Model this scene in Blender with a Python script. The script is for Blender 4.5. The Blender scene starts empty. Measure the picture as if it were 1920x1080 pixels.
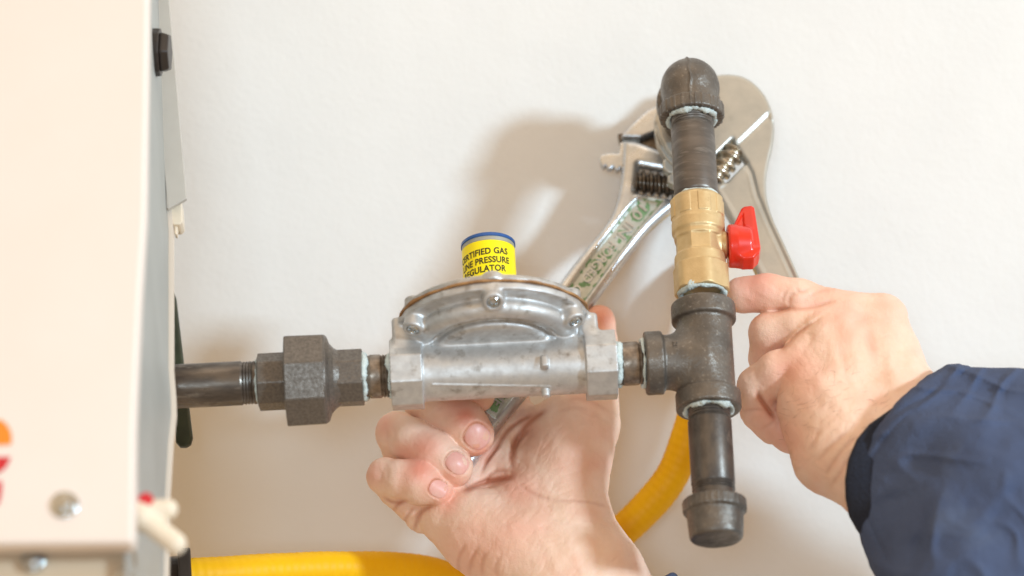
import bpy, math, random
import numpy as np
from mathutils import Vector, Matrix
rnd = random.Random(7)
sc = bpy.context.scene
# ------------------------------------------------------------------ camera
FPX = 5000.0; DIST = 1.28; PITCH = math.radians(25.5); ROLL = math.radians(0.5)
S = DIST / FPX
view = Vector((0, math.cos(PITCH), math.sin(PITCH)))
right = Vector((1, 0, 0)); up = right.cross(view).normalized()
r2 = right * math.cos(ROLL) + up * math.sin(-ROLL)
u2 = up * math.cos(ROLL) + right * math.sin(ROLL)
right, up = r2, u2
CAM = -view * DIST
cd = bpy.data.cameras.new("camera"); cam = bpy.data.objects.new("camera", cd)
sc.collection.objects.link(cam); sc.camera = cam
rot = Matrix((right, up, -view)).transposed()
cam.matrix_world = Matrix.Translation(CAM) @ rot.to_4x4()
cd.sensor_width = 36; cd.lens = FPX / 1920 * 36
cd.clip_start = 0.05; cd.clip_end = 50
cd.dof.use_dof = True; cd.dof.focus_distance = DIST + 0.012; cd.dof.aperture_fstop = 4.0
# ------------------------------------------------------------------ world and lamps
w = bpy.data.worlds.new("World"); sc.world = w; w.use_nodes = True
bg = w.node_tree.nodes["Background"]; bg.inputs[0].default_value = (1.0, 0.70, 0.42, 1); bg.inputs[1].default_value = 0.68
wn = w.node_tree; tcw = wn.nodes.new("ShaderNodeTexCoord"); sx = wn.nodes.new("ShaderNodeSeparateXYZ"); mr = wn.nodes.new("ShaderNodeMapRange")
wn.links.new(tcw.outputs['Generated'], sx.inputs[0]); wn.links.new(sx.outputs['Z'], mr.inputs[0])
mr.inputs[1].default_value = -0.9; mr.inputs[2].default_value = 0.9; mr.inputs[3].default_value = 0.52; mr.inputs[4].default_value = 1.04; mr.interpolation_type = 'SMOOTHSTEP'
wn.links.new(mr.outputs[0], bg.inputs[1])    # a room whose warm light comes mostly off the ceiling
def area(name, az, el, dist, size, power, col, target=(0.0, 0.05, 0.0)):
    l = bpy.data.lights.new(name, 'AREA'); l.shape = 'RECTANGLE'; l.size = size[0]; l.size_y = size[1]; l.energy = power; l.color = col
    o = bpy.data.objects.new(name, l); sc.collection.objects.link(o)
    a, e = math.radians(az), math.radians(el)
    d = Vector((math.sin(a) * math.cos(e), -math.cos(a) * math.cos(e), math.sin(e)))
    o.location = Vector(target) + d * dist
    o.rotation_euler = (-d).to_track_quat('-Z', 'Y').to_euler()
    return o
area("key_lamp", 47, -3, 2.7, (0.26, 0.26), 62, (0.60, 0.82, 1.0), (0.0, 0.0, 0.0))
area("camera_side_lamp", -4, -22, 2.3, (0.4, 0.4), 10.5, (0.60, 0.82, 1.0))
area("fill_lamp", 5, 48, 1.3, (1.2, 0.9), 3.0, (1.0, 0.95, 0.88), (0, .05, .3))
sc.view_settings.view_transform = 'Standard'; sc.view_settings.look = 'None'
sc.view_settings.exposure = 0.0; sc.view_settings.gamma = 1
try:
    sc.cycles.use_denoising = True; sc.cycles.max_bounces = 8
except Exception: pass

# ------------------------------------------------------------------ helpers
def ray(px, py):
    return (view * FPX + right * (px - 960) + up * (540 - py)) / FPX
def P(px, py, Y=0.0):
    d = ray(px, py); t = (Y - CAM.y) / d.y
    return CAM + d * t
def depth_of(p): return (p - CAM).dot(view)
def H(px, py, Yp):                     # pixel + world y (in px units) -> camera-space height
    return (px, py, (DIST - depth_of(P(px, py, Yp * S))) / S)
def hand_world(V):                     # (px,py,h) array -> world
    d = np.array(view)[None, :] * FPX + np.array(right)[None, :] * (V[:, :1] - 960) + np.array(up)[None, :] * (540 - V[:, 1:2])
    d = d / FPX
    return np.array(CAM)[None, :] + d * (DIST - V[:, 2:3] * S)

def tag(o, label=None, cat=None, group=None, kind=None):
    if label: o['label'] = label
    if cat: o['category'] = cat
    if group: o['group'] = group
    if kind: o['kind'] = kind
    return o
def thing(name, loc, label, cat):
    o = bpy.data.objects.new(name, None); sc.collection.objects.link(o); o.location = loc
    o.empty_display_size = 0.02
    return tag(o, label, cat)
def setparent(o, parent):
    if parent is not None:
        bpy.context.view_layer.update()
        o.parent = parent; o.matrix_parent_inverse = parent.matrix_world.inverted()
def mesh_obj(name, verts, faces, mats, parent=None, smooth=True, midx=None, bevel=None):
    V = np.asarray(verts, dtype=np.float64)
    c = V.mean(axis=0); V = V - c
    me = bpy.data.meshes.new(name)
    if isinstance(faces, np.ndarray):
        n = len(faces); k = faces.shape[1]
        me.vertices.add(len(V)); me.vertices.foreach_set("co", V.ravel())
        me.loops.add(n * k); me.loops.foreach_set("vertex_index", faces.ravel().astype(np.int32))
        me.polygons.add(n); me.polygons.foreach_set("loop_start", np.arange(0, n * k, k, dtype=np.int32))
        me.update(calc_edges=True); me.validate()
    else:
        me.from_pydata([tuple(v) for v in V], [], faces); me.update()
    if not isinstance(mats, (list, tuple)): mats = [mats]
    for m in mats: me.materials.append(m)
    if midx is not None: me.polygons.foreach_set("material_index", np.asarray(midx, dtype=np.int32))
    me.polygons.foreach_set("use_smooth", np.full(len(me.polygons), smooth, dtype=bool))
    o = bpy.data.objects.new(name, me); sc.collection.objects.link(o); o.location = c
    if bevel:
        b = o.modifiers.new("bevel", 'BEVEL'); b.width = bevel; b.segments = 3; b.limit_method = 'ANGLE'; b.angle_limit = math.radians(25); b.harden_normals = False
    setparent(o, parent)
    return o

class MB:                               # mesh builder collecting pieces
    def __init__(s): s.v = []; s.f = []; s.m = []
    def add(s, V, F, mi=0):
        b = len(s.v); s.v += [tuple(v) for v in V]; s.f += [tuple(i + b for i in f) for f in F]; s.m += [mi] * len(F)
    def build(s, name, mats, parent=None, smooth=False, bevel=None, auto=None):
        o = mesh_obj(name, s.v, s.f, mats, parent, smooth, s.m, bevel)
        if auto is not None:
            me = o.data; me.polygons.foreach_set("use_smooth", np.ones(len(me.polygons), dtype=bool))
            try: me.set_sharp_from_angle(angle=math.radians(auto))
            except Exception: pass
        return o

class Frame:
    """local px-unit frame: x=e1, y=e3 (towards the camera side), z=e2 up"""
    def __init__(s, O, e1, e3=Vector((0, -1, 0))):
        s.O = Vector(O); s.e1 = Vector(e1).normalized(); e3 = Vector(e3)
        s.e3 = (e3 - s.e1 * e3.dot(s.e1)).normalized(); s.e2 = s.e3.cross(s.e1)
        s.u = depth_of(s.O) / FPX
    def w(s, x, y, z): return s.O + (s.e1 * x + s.e3 * y + s.e2 * z) * s.u
    def arr(s, V):
        M = np.array([s.e1, s.e3, s.e2]) * s.u
        return np.array(s.O)[None, :] + V @ M

def lathe(mb, fr, axis, prof, seg=64, phase=0.0, mi=0, c=(0, 0, 0), noise=None, caps=True):
    """axis 'x' or 'z' or 'y'; prof [(t,r)]; angle 0 points to the camera side, grows downwards/right"""
    V = []; F = []
    n = len(prof)
    for i, (t, r) in enumerate(prof):
        for k in range(seg):
            a = phase + 2 * math.pi * k / seg
            rr = r + (noise(i, k, a) if noise else 0)
            if axis == 'x': l = (t, rr * math.cos(a), -rr * math.sin(a))
            elif axis == 'z': l = (rr * math.sin(a), rr * math.cos(a), t)
            else: l = (rr * math.sin(a), t, rr * math.cos(a))
            V.append(fr.w(l[0] + c[0], l[1] + c[1], l[2] + c[2]))
    for i in range(n - 1):
        for k in range(seg):
            a, b = i * seg + k, i * seg + (k + 1) % seg
            F.append((a, b, b + seg, a + seg))
    if caps:
        F.append(tuple(range(seg - 1, -1, -1))); F.append(tuple((n - 1) * seg + k for k in range(seg)))
    if axis == 'x' : F = [tuple(reversed(f)) for f in F]
    mb.add(V, F, mi)

# ---- signed distance fields
def smin(a, b, k):
    h = np.clip(.5 + .5 * (b - a) / k, 0, 1)
    return b * (1 - h) + a * h - k * h * (1 - h)
def smax(a, b, k): return -smin(-a, -b, k)
def surface_nets(f, org, step):
    nx, ny, nz = f.shape
    ins = f < 0
    c = np.zeros((nx - 1, ny - 1, nz - 1), dtype=np.int8)
    for dx in (0, 1):
        for dy in (0, 1):
            for dz in (0, 1): c += ins[dx:nx - 1 + dx, dy:ny - 1 + dy, dz:nz - 1 + dz]
    act = (c > 0) & (c < 8)
    idx = np.full(act.shape, -1, dtype=np.int64)
    I, J, K = np.nonzero(act); n = len(I); idx[I, J, K] = np.arange(n)
    acc = np.zeros((n, 3)); cnt = np.zeros(n)
    cs = [(a, b, d) for a in (0, 1) for b in (0, 1) for d in (0, 1)]
    for a in range(8):
        for b in range(a + 1, 8):
            A, B = cs[a], cs[b]
            if sum(abs(A[q] - B[q]) for q in range(3)) != 1: continue
            fa = f[I + A[0], J + A[1], K + A[2]].astype(np.float64); fb = f[I + B[0], J + B[1], K + B[2]].astype(np.float64)
            m = (fa < 0) != (fb < 0)
            t = np.where(m, fa / np.where(m, fa - fb, 1), 0)
            for q in range(3): acc[:, q] += np.where(m, A[q] + t * (B[q] - A[q]), 0)
            cnt += m
    V = acc / cnt[:, None] + np.stack([I, J, K], 1)
    Fs = []
    def quads(sl0, sl1, off, flip_axis):
        m = ins[sl0] != ins[sl1]
        a, b, d = np.nonzero(m)
        return a, b, d, ins[sl0][m]
    # x edges
    for ax in range(3):
        s0 = [slice(None)] * 3; s1 = [slice(None)] * 3
        s0[ax] = slice(0, f.shape[ax] - 1); s1[ax] = slice(1, None)
        o1, o2 = [q for q in range(3) if q != ax]
        for o in (o1, o2):
            s0[o] = slice(1, f.shape[o] - 1); s1[o] = slice(1, f.shape[o] - 1)
        i0 = ins[tuple(s0)]; m = i0 != ins[tuple(s1)]
        pos = list(np.nonzero(m)); inside = i0[m]
        pos[o1] = pos[o1] + 1; pos[o2] = pos[o2] + 1
        def cell(d1, d2):
            p = [pos[0], pos[1], pos[2]]; p[o1] = p[o1] - d1; p[o2] = p[o2] - d2
            return idx[p[0], p[1], p[2]]
        q = np.stack([cell(1, 1), cell(0, 1), cell(0, 0), cell(1, 0)], 1)
        fl = inside if ax != 1 else ~inside
        q[~fl] = q[~fl][:, ::-1]
        Fs.append(q)
    F = np.concatenate(Fs)
    return V * np.asarray(step)[None, :] + np.asarray(org)[None, :], F
def sdf_mesh(name, fr, lo, hi, step, fn, mat, parent=None, mapper=None, flip=False, smooth_it=0):
    ax = [np.arange(lo[q], hi[q] + step, step, dtype=np.float32) for q in range(3)]
    X, Y, Z = np.meshgrid(*ax, indexing='ij')
    f = fn(X, Y, Z).astype(np.float32)
    V, F = surface_nets(f, lo, (step,) * 3)
    W = mapper(V) if mapper else fr.arr(V)
    if flip: F = F[:, ::-1].copy()
    o = mesh_obj(name, W, F, mat, parent, True)
    return o
def cyl(a, b, t, r, t0, t1, rd=0.0):
    dr = np.sqrt(a * a + b * b) - r + rd; dt = np.maximum(t0 - t, t - t1) + rd
    return np.minimum(np.maximum(dr, dt), 0) + np.sqrt(np.maximum(dr, 0) ** 2 + np.maximum(dt, 0) ** 2) - rd
def ngon(a, b, R, n, ph):
    ap = R * math.cos(math.pi / n); d = None
    for k in range(n):
        t = ph + (2 * k + 1) * math.pi / n
        e = a * math.cos(t) + b * math.sin(t) - ap
        d = e if d is None else np.maximum(d, e)
    return d
def box(a, b, c, ra, rb, rc, rd=0):
    qa, qb, qc = np.abs(a) - ra + rd, np.abs(b) - rb + rd, np.abs(c) - rc + rd
    return np.sqrt(np.maximum(qa, 0) ** 2 + np.maximum(qb, 0) ** 2 + np.maximum(qc, 0) ** 2) + np.minimum(np.maximum(qa, np.maximum(qb, qc)), 0) - rd
def vnoise(X, Y, Z, sc_, seed):
    g = np.random.RandomState(seed).rand(24, 24, 24).astype(np.float32)
    def l(v):
        v = v / sc_ + 400; i = np.floor(v).astype(np.int32); t = v - i; return i % 24, (i + 1) % 24, t * t * (3 - 2 * t)
    x0, x1, tx = l(X); y0, y1, ty = l(Y); z0, z1, tz = l(Z)
    def m(a, b, t): return a + (b - a) * t
    return m(m(m(g[x0, y0, z0], g[x1, y0, z0], tx), m(g[x0, y1, z0], g[x1, y1, z0], tx), ty),
             m(m(g[x0, y0, z1], g[x1, y0, z1], tx), m(g[x0, y1, z1], g[x1, y1, z1], tx), ty), tz) - .5
def poly_sdf(X, Y, pts):
    n = len(pts); d = np.full(X.shape, 1e9); s = np.ones(X.shape, dtype=bool)
    for i in range(n):
        ax_, ay = pts[i]; bx, by = pts[i - 1]
        ex, ey = bx - ax_, by - ay; wx, wy = X - ax_, Y - ay
        t = np.clip((wx * ex + wy * ey) / (ex * ex + ey * ey), 0, 1)
        d = np.minimum(d, (wx - ex * t) ** 2 + (wy - ey * t) ** 2)
        c1 = Y >= ay; c2 = Y < by; c3 = ex * wy > ey * wx
        flip = (c1 & c2 & c3) | (~c1 & ~c2 & ~c3)
        s ^= flip
    return np.where(s, 1, -1) * np.sqrt(d)
def line_dist(X, Y, pts):
    d = np.full(X.shape, 1e9)
    for (ax_, ay), (bx, by) in zip(pts[:-1], pts[1:]):
        ex, ey = bx - ax_, by - ay; wx, wy = X - ax_, Y - ay
        t = np.clip((wx * ex + wy * ey) / (ex * ex + ey * ey + 1e-9), 0, 1)
        d = np.minimum(d, (wx - ex * t) ** 2 + (wy - ey * t) ** 2)
    return np.sqrt(d)
def spline(pts, n=8):
    pts = [np.array(p, dtype=float) for p in pts]
    pts = [2 * pts[0] - pts[1]] + pts + [2 * pts[-1] - pts[-2]]; out = []
    for i in range(1, len(pts) - 2):
        p0, p1, p2, p3 = pts[i - 1:i + 3]
        for k in range(n):
            t = k / n
            out.append(.5 * ((2 * p1) + (-p0 + p2) * t + (2 * p0 - 5 * p1 + 4 * p2 - p3) * t * t + (-p0 + 3 * p1 - 3 * p2 + p3) * t ** 3))
    out.append(pts[-2]); return out

# ------------------------------------------------------------------ materials
def srgb(r, g, b):
    f = lambda c: (c / 255 / 12.92) if c / 255 <= .04045 else ((c / 255 + .055) / 1.055) ** 2.4
    return (f(r), f(g), f(b), 1)
def material(name, c1, c2=None, rough=.5, metal=0.0, nsc=150, thr=(.35, .65), bump=0.0, bsc=900, bdist=0.0003, spec=.5,
             rvar=0.0, c3=None, c3sc=60, c3thr=(.58, .7), stretch=(1, 1, 1), coat=0, sss=0, detail=4, bump2=0, b2sc=100):
    m = bpy.data.materials.new(name); m.use_nodes = True; nt = m.node_tree; N = nt.nodes; L = nt.links
    b = N["Principled BSDF"]
    tc = N.new("ShaderNodeTexCoord"); mp = N.new("ShaderNodeMapping"); mp.inputs['Scale'].default_value = stretch
    L.new(tc.outputs['Object'], mp.inputs[0])
    def noise(s, d=4, det=.55):
        n = N.new("ShaderNodeTexNoise"); n.inputs['Scale'].default_value = s; n.inputs['Detail'].default_value = d; n.inputs['Roughness'].default_value = det
        L.new(mp.outputs[0], n.inputs['Vector']); return n
    def ramp(src, a, c):
        r = N.new("ShaderNodeMapRange"); r.inputs[1].default_value = a; r.inputs[2].default_value = c; L.new(src, r.inputs[0]); return r
    b.inputs['Base Color'].default_value = c1
    n1 = noise(nsc, detail); last = None
    if c2:
        mx = N.new("ShaderNodeMix"); mx.data_type = 'RGBA'; mx.inputs[6].default_value = c1; mx.inputs[7].default_value = c2
        L.new(ramp(n1.outputs[0], *thr).outputs[0], mx.inputs[0]); last = mx.outputs[2]
    if c3:
        n3 = noise(c3sc, 6, .65); mx = N.new("ShaderNodeMix"); mx.data_type = 'RGBA'
        if last: L.new(last, mx.inputs[6])
        else: mx.inputs[6].default_value = c1
        mx.inputs[7].default_value = c3; L.new(ramp(n3.outputs[0], *c3thr).outputs[0], mx.inputs[0]); last = mx.outputs[2]
    if last: L.new(last, b.inputs['Base Color'])
    b.inputs['Roughness'].default_value = rough; b.inputs['Metallic'].default_value = metal
    b.inputs['Specular IOR Level'].default_value = spec
    if rvar:
        r = ramp(n1.outputs[0], .3, .7); r.inputs[3].default_value = rough - rvar; r.inputs[4].default_value = rough + rvar; L.new(r.outputs[0], b.inputs['Roughness'])
    if coat: b.inputs['Coat Weight'].default_value = coat; b.inputs['Coat Roughness'].default_value = .1
    if sss:
        b.inputs['Subsurface Weight'].default_value = sss; b.inputs['Subsurface Radius'].default_value = (1, .35, .2); b.inputs['Subsurface Scale'].default_value = .0028
    if bump:
        bn = noise(bsc, 3); bp = N.new("ShaderNodeBump"); bp.inputs['Strength'].default_value = bump; bp.inputs['Distance'].default_value = bdist
        L.new(bn.outputs[0], bp.inputs['Height']); out = bp
        if bump2:
            b2 = noise(b2sc, 3); bq = N.new("ShaderNodeBump"); bq.inputs['Strength'].default_value = bump2; bq.inputs['Distance'].default_value = bdist * 5
            L.new(b2.outputs[0], bq.inputs['Height']); L.new(bp.outputs[0], bq.inputs['Normal']); out = bq
        L.new(out.outputs[0], b.inputs['Normal'])
    m['ramp'] = 1
    return m
M = {}
M['wall'] = material("painted_wall", srgb(239, 237, 233), srgb(234, 232, 228), .75, 0, 9, bump=.35, bsc=300, bdist=.0006, bump2=.14, b2sc=45)
M['iron'] = material("cast_iron", srgb(118, 111, 103), srgb(92, 86, 80), .4, .55, 90, thr=(.3, .7), bump=.6, bsc=1500, bdist=.0003, rvar=.1, c3=srgb(152, 146, 138), c3sc=600, c3thr=(.58, .72))  # small pale speckles put into the colour as sparkle glints
M['iron_rough'] = material("cast_iron_grainy", srgb(118, 110, 102), srgb(98, 91, 84), .4, .5, 800, bump=.55, bsc=1000, bdist=.0003, rvar=.1, c3=srgb(160, 170, 182), c3sc=60, c3thr=(.665, .70))
M['pipe'] = material("black_steel_pipe", srgb(106, 99, 92), srgb(78, 72, 68), .4, .6, 160, bump=.3, bsc=700, bdist=.0003, rvar=.1, c3=srgb(146, 134, 122), c3sc=150, c3thr=(.58, .75), stretch=(1, 1, .5))
M['pipe_h'] = material("black_steel_pipe_scratched", srgb(110, 101, 92), srgb(78, 70, 64), .38, .65, 170, bump=.3, bsc=600, bdist=.0003, rvar=.12, c3=srgb(160, 150, 138), c3sc=130, c3thr=(.56, .72), stretch=(.3, 1, 1))
M['pipe_ring'] = material("turned_steel_pipe", srgb(112, 105, 99), srgb(92, 86, 81), .42, .6, 50, bump=.12, bsc=300, bdist=.0002, rvar=.05, c3=srgb(146, 140, 133), c3sc=70, c3thr=(.52, .75), stretch=(.8, .8, 4))
M['thread'] = material("bare_thread_steel", srgb(150, 138, 126), srgb(112, 100, 88), .4, .7, 300, rvar=.1)
M['alu'] = material("cast_aluminium", srgb(206, 206, 205), srgb(184, 182, 180), .5, .7, 200, thr=(.35, .75), bump=.4, bsc=900, bdist=.00015, rvar=.06, c3=srgb(132, 122, 110), c3sc=150, c3thr=(.56, .76))
M['alu_clean'] = material("cast_aluminium_cover", srgb(200, 199, 196), srgb(178, 175, 170), .45, .7, 200, bump=.4, bsc=700, bdist=.0002)
M['zinc'] = material("zinc_screw", srgb(215, 220, 222), srgb(170, 175, 178), .22, 1, 300)
M['gasket'] = material("fibre_gasket", srgb(176, 132, 84), srgb(140, 100, 62), .8, 0, 200)
M['dope'] = material("pipe_thread_sealant", srgb(214, 224, 221), srgb(196, 210, 208), .55, 0, 400, bump=.9, bsc=700, bdist=.0009, c3=srgb(230, 234, 231), c3sc=200)
M['brass'] = material("brass", srgb(216, 190, 144), srgb(204, 177, 130), .45, .55, 150, bump=.5, bsc=1300, bdist=.00022, rvar=.06, c3=srgb(156, 128, 84), c3sc=110, c3thr=(.66, .8))
M['red'] = material("red_vinyl_handle", srgb(226, 42, 16), srgb(212, 34, 14), .32, 0, 100, coat=.25)
M['yellow_label'] = material("yellow_label", srgb(255, 232, 0), None, .45)
M['ink'] = material("black_ink", srgb(38, 36, 16), None, .6)
M['blue'] = material("blue_cap", srgb(32, 84, 150), None, .35)
M['grey_band'] = material("grey_band", srgb(170, 170, 160), None, .5, .4)
M['nickel'] = material("satin_nickel", srgb(192, 190, 182), srgb(176, 174, 166), .4, .65, 60, bump=.3, bsc=900, bdist=.00015, rvar=.06, c3=srgb(142, 134, 120), c3sc=60, c3thr=(.62, .8))
M['chrome'] = material("worn_chrome", srgb(214, 218, 222), srgb(190, 194, 198), .3, .85, 120, bump=.3, bsc=900, bdist=.00015, rvar=.08, c3=srgb(140, 124, 106), c3sc=170, c3thr=(.64, .74))
M['panel_green'] = material("tool_panel_satin", srgb(198, 200, 192), srgb(184, 188, 178), .42, .5, 200, bump=.4, bsc=800, bdist=.0002)
M['green_paint'] = material("worn_green_paint", srgb(96, 136, 86), srgb(130, 156, 116), .5, 0, 300)
M['worm'] = material("oily_worm_steel", srgb(120, 112, 102), srgb(82, 74, 66), .28, .9, 200)
M['worm_b'] = material("bright_worm_steel", srgb(196, 186, 168), srgb(160, 150, 134), .28, .9, 200)
M['cream'] = material("cream_enamel", srgb(236, 224, 215), srgb(234, 222, 212), .5, 0, 20, spec=.25)
M['grey_sheet'] = material("grey_sheet_metal", srgb(176, 178, 174), srgb(168, 170, 166), .5, .1, 30)
M['light_sheet'] = material("light_sheet_metal", srgb(200, 196, 188), srgb(192, 188, 180), .5, .2, 30)
M['tan_sheet'] = material("tan_enamel", srgb(205, 186, 160), None, .5)
M['cream_edge'] = material("cream_sheet_edge", srgb(226, 212, 196), None, .5)
M['black'] = material("black_plastic", srgb(52, 44, 40), srgb(44, 38, 34), .38)
M['lever'] = material("ivory_plastic", srgb(232, 218, 196), None, .4)
M['red_dot'] = material("red_paint", srgb(206, 40, 48), None, .5)
M['orange'] = material("orange_print", srgb(240, 140, 40), None, .5)
M['green_bar'] = material("dark_green_enamel", srgb(58, 66, 48), srgb(48, 54, 40), .4)
M['hose'] = material("yellow_hose_jacket", srgb(252, 194, 10), srgb(244, 182, 6), .5, 0, 40, bump=.3, bsc=120, bdist=.001, spec=.25)
M['knit'] = material("navy_knit", srgb(30, 36, 52), srgb(22, 26, 40), .9, 0, 900, bump=1, bsc=900, bdist=.001)
M['navy'] = material("navy_fabric", srgb(78, 90, 118), srgb(66, 76, 102), .85, 0, 14, bump=1.0, bsc=1100, bdist=.0006, c3=srgb(100, 112, 134), c3sc=9, c3thr=(.55, .8), bump2=.25, b2sc=140, spec=.2)
def skin_material():
    m = material("skin", srgb(242, 207, 184), srgb(236, 197, 171), .5, 0, 80, bump=.45, bsc=1000, bdist=.0003, sss=.12, spec=.45, bump2=.18, b2sc=260)
    nt = m.node_tree; N = nt.nodes; L = nt.links; b = N["Principled BSDF"]
    src = b.inputs['Base Color'].links[0].from_socket
    at = N.new("ShaderNodeAttribute"); at.attribute_name = "flush"
    mx = N.new("ShaderNodeMix"); mx.data_type = 'RGBA'; mx.inputs[7].default_value = srgb(232, 146, 122)
    L.new(src, mx.inputs[6]); L.new(at.outputs['Fac'], mx.inputs[0])
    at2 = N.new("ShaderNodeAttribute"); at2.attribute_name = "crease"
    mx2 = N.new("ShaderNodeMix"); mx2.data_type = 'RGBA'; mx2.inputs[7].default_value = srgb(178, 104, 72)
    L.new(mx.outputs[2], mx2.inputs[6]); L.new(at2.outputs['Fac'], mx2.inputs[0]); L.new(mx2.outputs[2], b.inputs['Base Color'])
    # skin cell lines
    vo = N.new("ShaderNodeTexVoronoi"); vo.inputs['Scale'].default_value = 1000; vo.feature = 'DISTANCE_TO_EDGE'
    tc = [n for n in N if n.bl_idname == 'ShaderNodeMapping'][0]; L.new(tc.outputs[0], vo.inputs['Vector'])
    bp = N.new("ShaderNodeBump"); bp.inputs['Strength'].default_value = .4; bp.inputs['Distance'].default_value = .0004
    old = b.inputs['Normal'].links[0].from_socket
    L.new(vo.outputs[0], bp.inputs['Height']); L.new(old, bp.inputs['Normal']); L.new(bp.outputs[0], b.inputs['Normal'])
    return m
M['skin'] = skin_material()
M['nail'] = material("fingernail", srgb(236, 178, 164), srgb(228, 164, 150), .38, 0, 120, sss=.05, c3=srgb(244, 206, 192), c3sc=90, c3thr=(.5, .8), spec=.4)

# ------------------------------------------------------------------ wall
WALL_Y = 0.072
WALL_TILT = math.radians(28)
WQ = P(1298, 163, .066)                       # where the pipe goes into the wall
wu = Vector((0, -math.sin(WALL_TILT), math.cos(WALL_TILT))); wn_ = Vector((0, math.cos(WALL_TILT), math.sin(WALL_TILT)))
mb = MB(); W2 = 2.0
wc = [WQ + Vector((a * W2, 0, 0)) + wu * (b * W2) for a, b in ((-1, -1), (1, -1), (1, 1), (-1, 1))]
mb.add(wc + [v + wn_ * .1 for v in wc],
       [(0, 1, 2, 3), (5, 4, 7, 6), (4, 5, 1, 0), (3, 2, 6, 7), (1, 5, 6, 2), (4, 0, 3, 7)])
wall = mb.build("wall", M['wall']); tag(wall, kind='structure')

# ------------------------------------------------------------------ pipe line
def vx(y): return 1302 + .0586 * (y - 304)
def hy(x): return 725 - .0501 * (x - 322)
pl = thing("gas_pipe_line", P(1298, 163, WALL_Y), "black iron gas pipe line with aluminium regulator, brass valve, tee and capped drip leg", "gas pipe")
VT, VB = P(vx(163), 163), P(vx(1015), 1015)
def VF(y):                                   # vertical-run frame at image row y : z local = up along the run
    e2 = (VT - VB).normalized(); e3 = Vector((0, -1, 0)); e1 = e2.cross(e3) 
    return Frame(P(vx(y), y), e1, e3)
def dz(fr, y):                               # local z of the axis point seen at image row y
    return (P(vx(y), y) - fr.O).dot(fr.e2) / fr.u
e1h = P(1210, hy(1210)) - P(322, hy(322))
HF = Frame(P(930, hy(930)), e1h)
def hx(x): return (P(x, hy(x)) - HF.O).dot(HF.e1) / HF.u
def thread_prof(t0, t1, r, pitch=4.6, d=1.6):
    pitch *= 1.25; d *= 1.4
    out = []; t = t0; n = int(abs(t1 - t0) / (pitch / 2)); sg = 1 if t1 > t0 else -1
    for i in range(n): out.append((t0 + sg * i * pitch / 2, r - (d if i % 2 else 0)))
    return out
def dope(name, fr, axis, t, R, r, seed, c=(0, 0, 0), sq=1.0, amp=.35):
    rr = random.Random(seed); mb_ = MB(); V = []; F = []; n = 96; m = 10
    ph = [rr.uniform(0, 6.28) for _ in range(10)]
    for k in range(n):
        a = 2 * math.pi * k / n
        na = sum(math.sin(a * (j * 2 + 2) + ph[j]) / (j + 1.5) for j in range(8))
        rk = r * (1 + amp * na); Rk = R + amp * r * .6 * math.sin(a * 7 + ph[8]) * .6
        for j in range(m):
            b = 2 * math.pi * j / m
            x = Rk - r * .35 + rk * math.cos(b) * (1 + .3 * rr.random()); tt = t + rk * sq * math.sin(b) * (1 + .45 * rr.random()) + r * .3 * math.sin(a * 5 + ph[9])
            if axis == 'x': l = (tt, x * math.cos(a), -x * math.sin(a))
            else: l = (x * math.sin(a), x * math.cos(a), tt)
            V.append(fr.w(l[0] + c[0], l[1] + c[1], l[2] + c[2]))
    for k in range(n):
        for j in range(m):
            F.append((k * m + j, k * m + (j + 1) % m, ((k + 1) % n) * m + (j + 1) % m, ((k + 1) % n) * m + j))
    mb_.add(V, F); return mb_.build(name, M['dope'], pl, smooth=True)

# elbow
fe = VF(163)
zb = dz(fe, 224)
def elbow(X, Y, Z):
    n = vnoise(X, Y, Z, 12, 3) * .7 + vnoise(X, Y, Z, 3.5, 4) * .4
    a = cyl(X, Y, Z, 52, zb + 6, 0, 3); sph = np.sqrt(X * X + Y * Y + Z * Z) - 53
    b = cyl(X, Z, Y, 52, -66, 0, 3)
    f = smin(smin(a, sph, 6), smin(b, sph, 6), 6)
    seam = np.where((Y > -60) & (Z > zb - 1), 1, 0) * np.exp(-((X + 4 + 1.5 * np.sin(Z * .15)) / 2.2) ** 2) * 2.6
    f = f - seam
    ribs = (np.abs(((np.arctan2(X, Y) * 60 + 300 + 3 * np.sin(np.arctan2(X, Y) * 9)) % 13) - 6) < 1.3) * 1.3
    bd = cyl(X, Y, Z, 60, zb, zb + 27, 4) - ribs
    bd2 = cyl(X, Z, Y, 60, -78, -50, 4)
    f = smin(f, bd, 4); f = smin(f, bd2, 4)
    hole = cyl(X, Y, Z, 45, zb - 30, zb + 9)
    f = smax(f, -hole, 2)
    return f + n
sdf_mesh("elbow_fitting", fe, (-68, -86, zb - 6), (68, 62, 60), 1.3, elbow, M['iron'], pl)
mb = MB(); frw = Frame(fe.O, fe.e1)
ywall = -(WALL_Y + .03 - fe.O.y) / fe.u
lathe(mb, Frame(fe.O, Vector((1, 0, 0))), 'y', [(-76, 41), (ywall, 41)], 64)
mb.build("wall_nipple", M['pipe'], pl, auto=30)
# vertical upper nipple
fv = VF(300)
mb = MB()
z0, z1 = dz(fv, 224) + 8, dz(fv, 385)
lathe(mb, fv, 'z', [(z0, 40)] + thread_prof(z0 - 10, z0 - 26, 39.5, 4, 1.0) + [(z0 - 30, 41), (z1 + 24, 41)] + thread_prof(z1 + 22, z1 + 6, 40.6, 4, 1.0) + [(z1, 40)], 96)
mb.build("pipe_nipple", M['pipe_ring'], pl, auto=22)
dope("thread_sealant", fe, 'z', zb + 3, 46, 6.0, 3, amp=.28)
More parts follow.
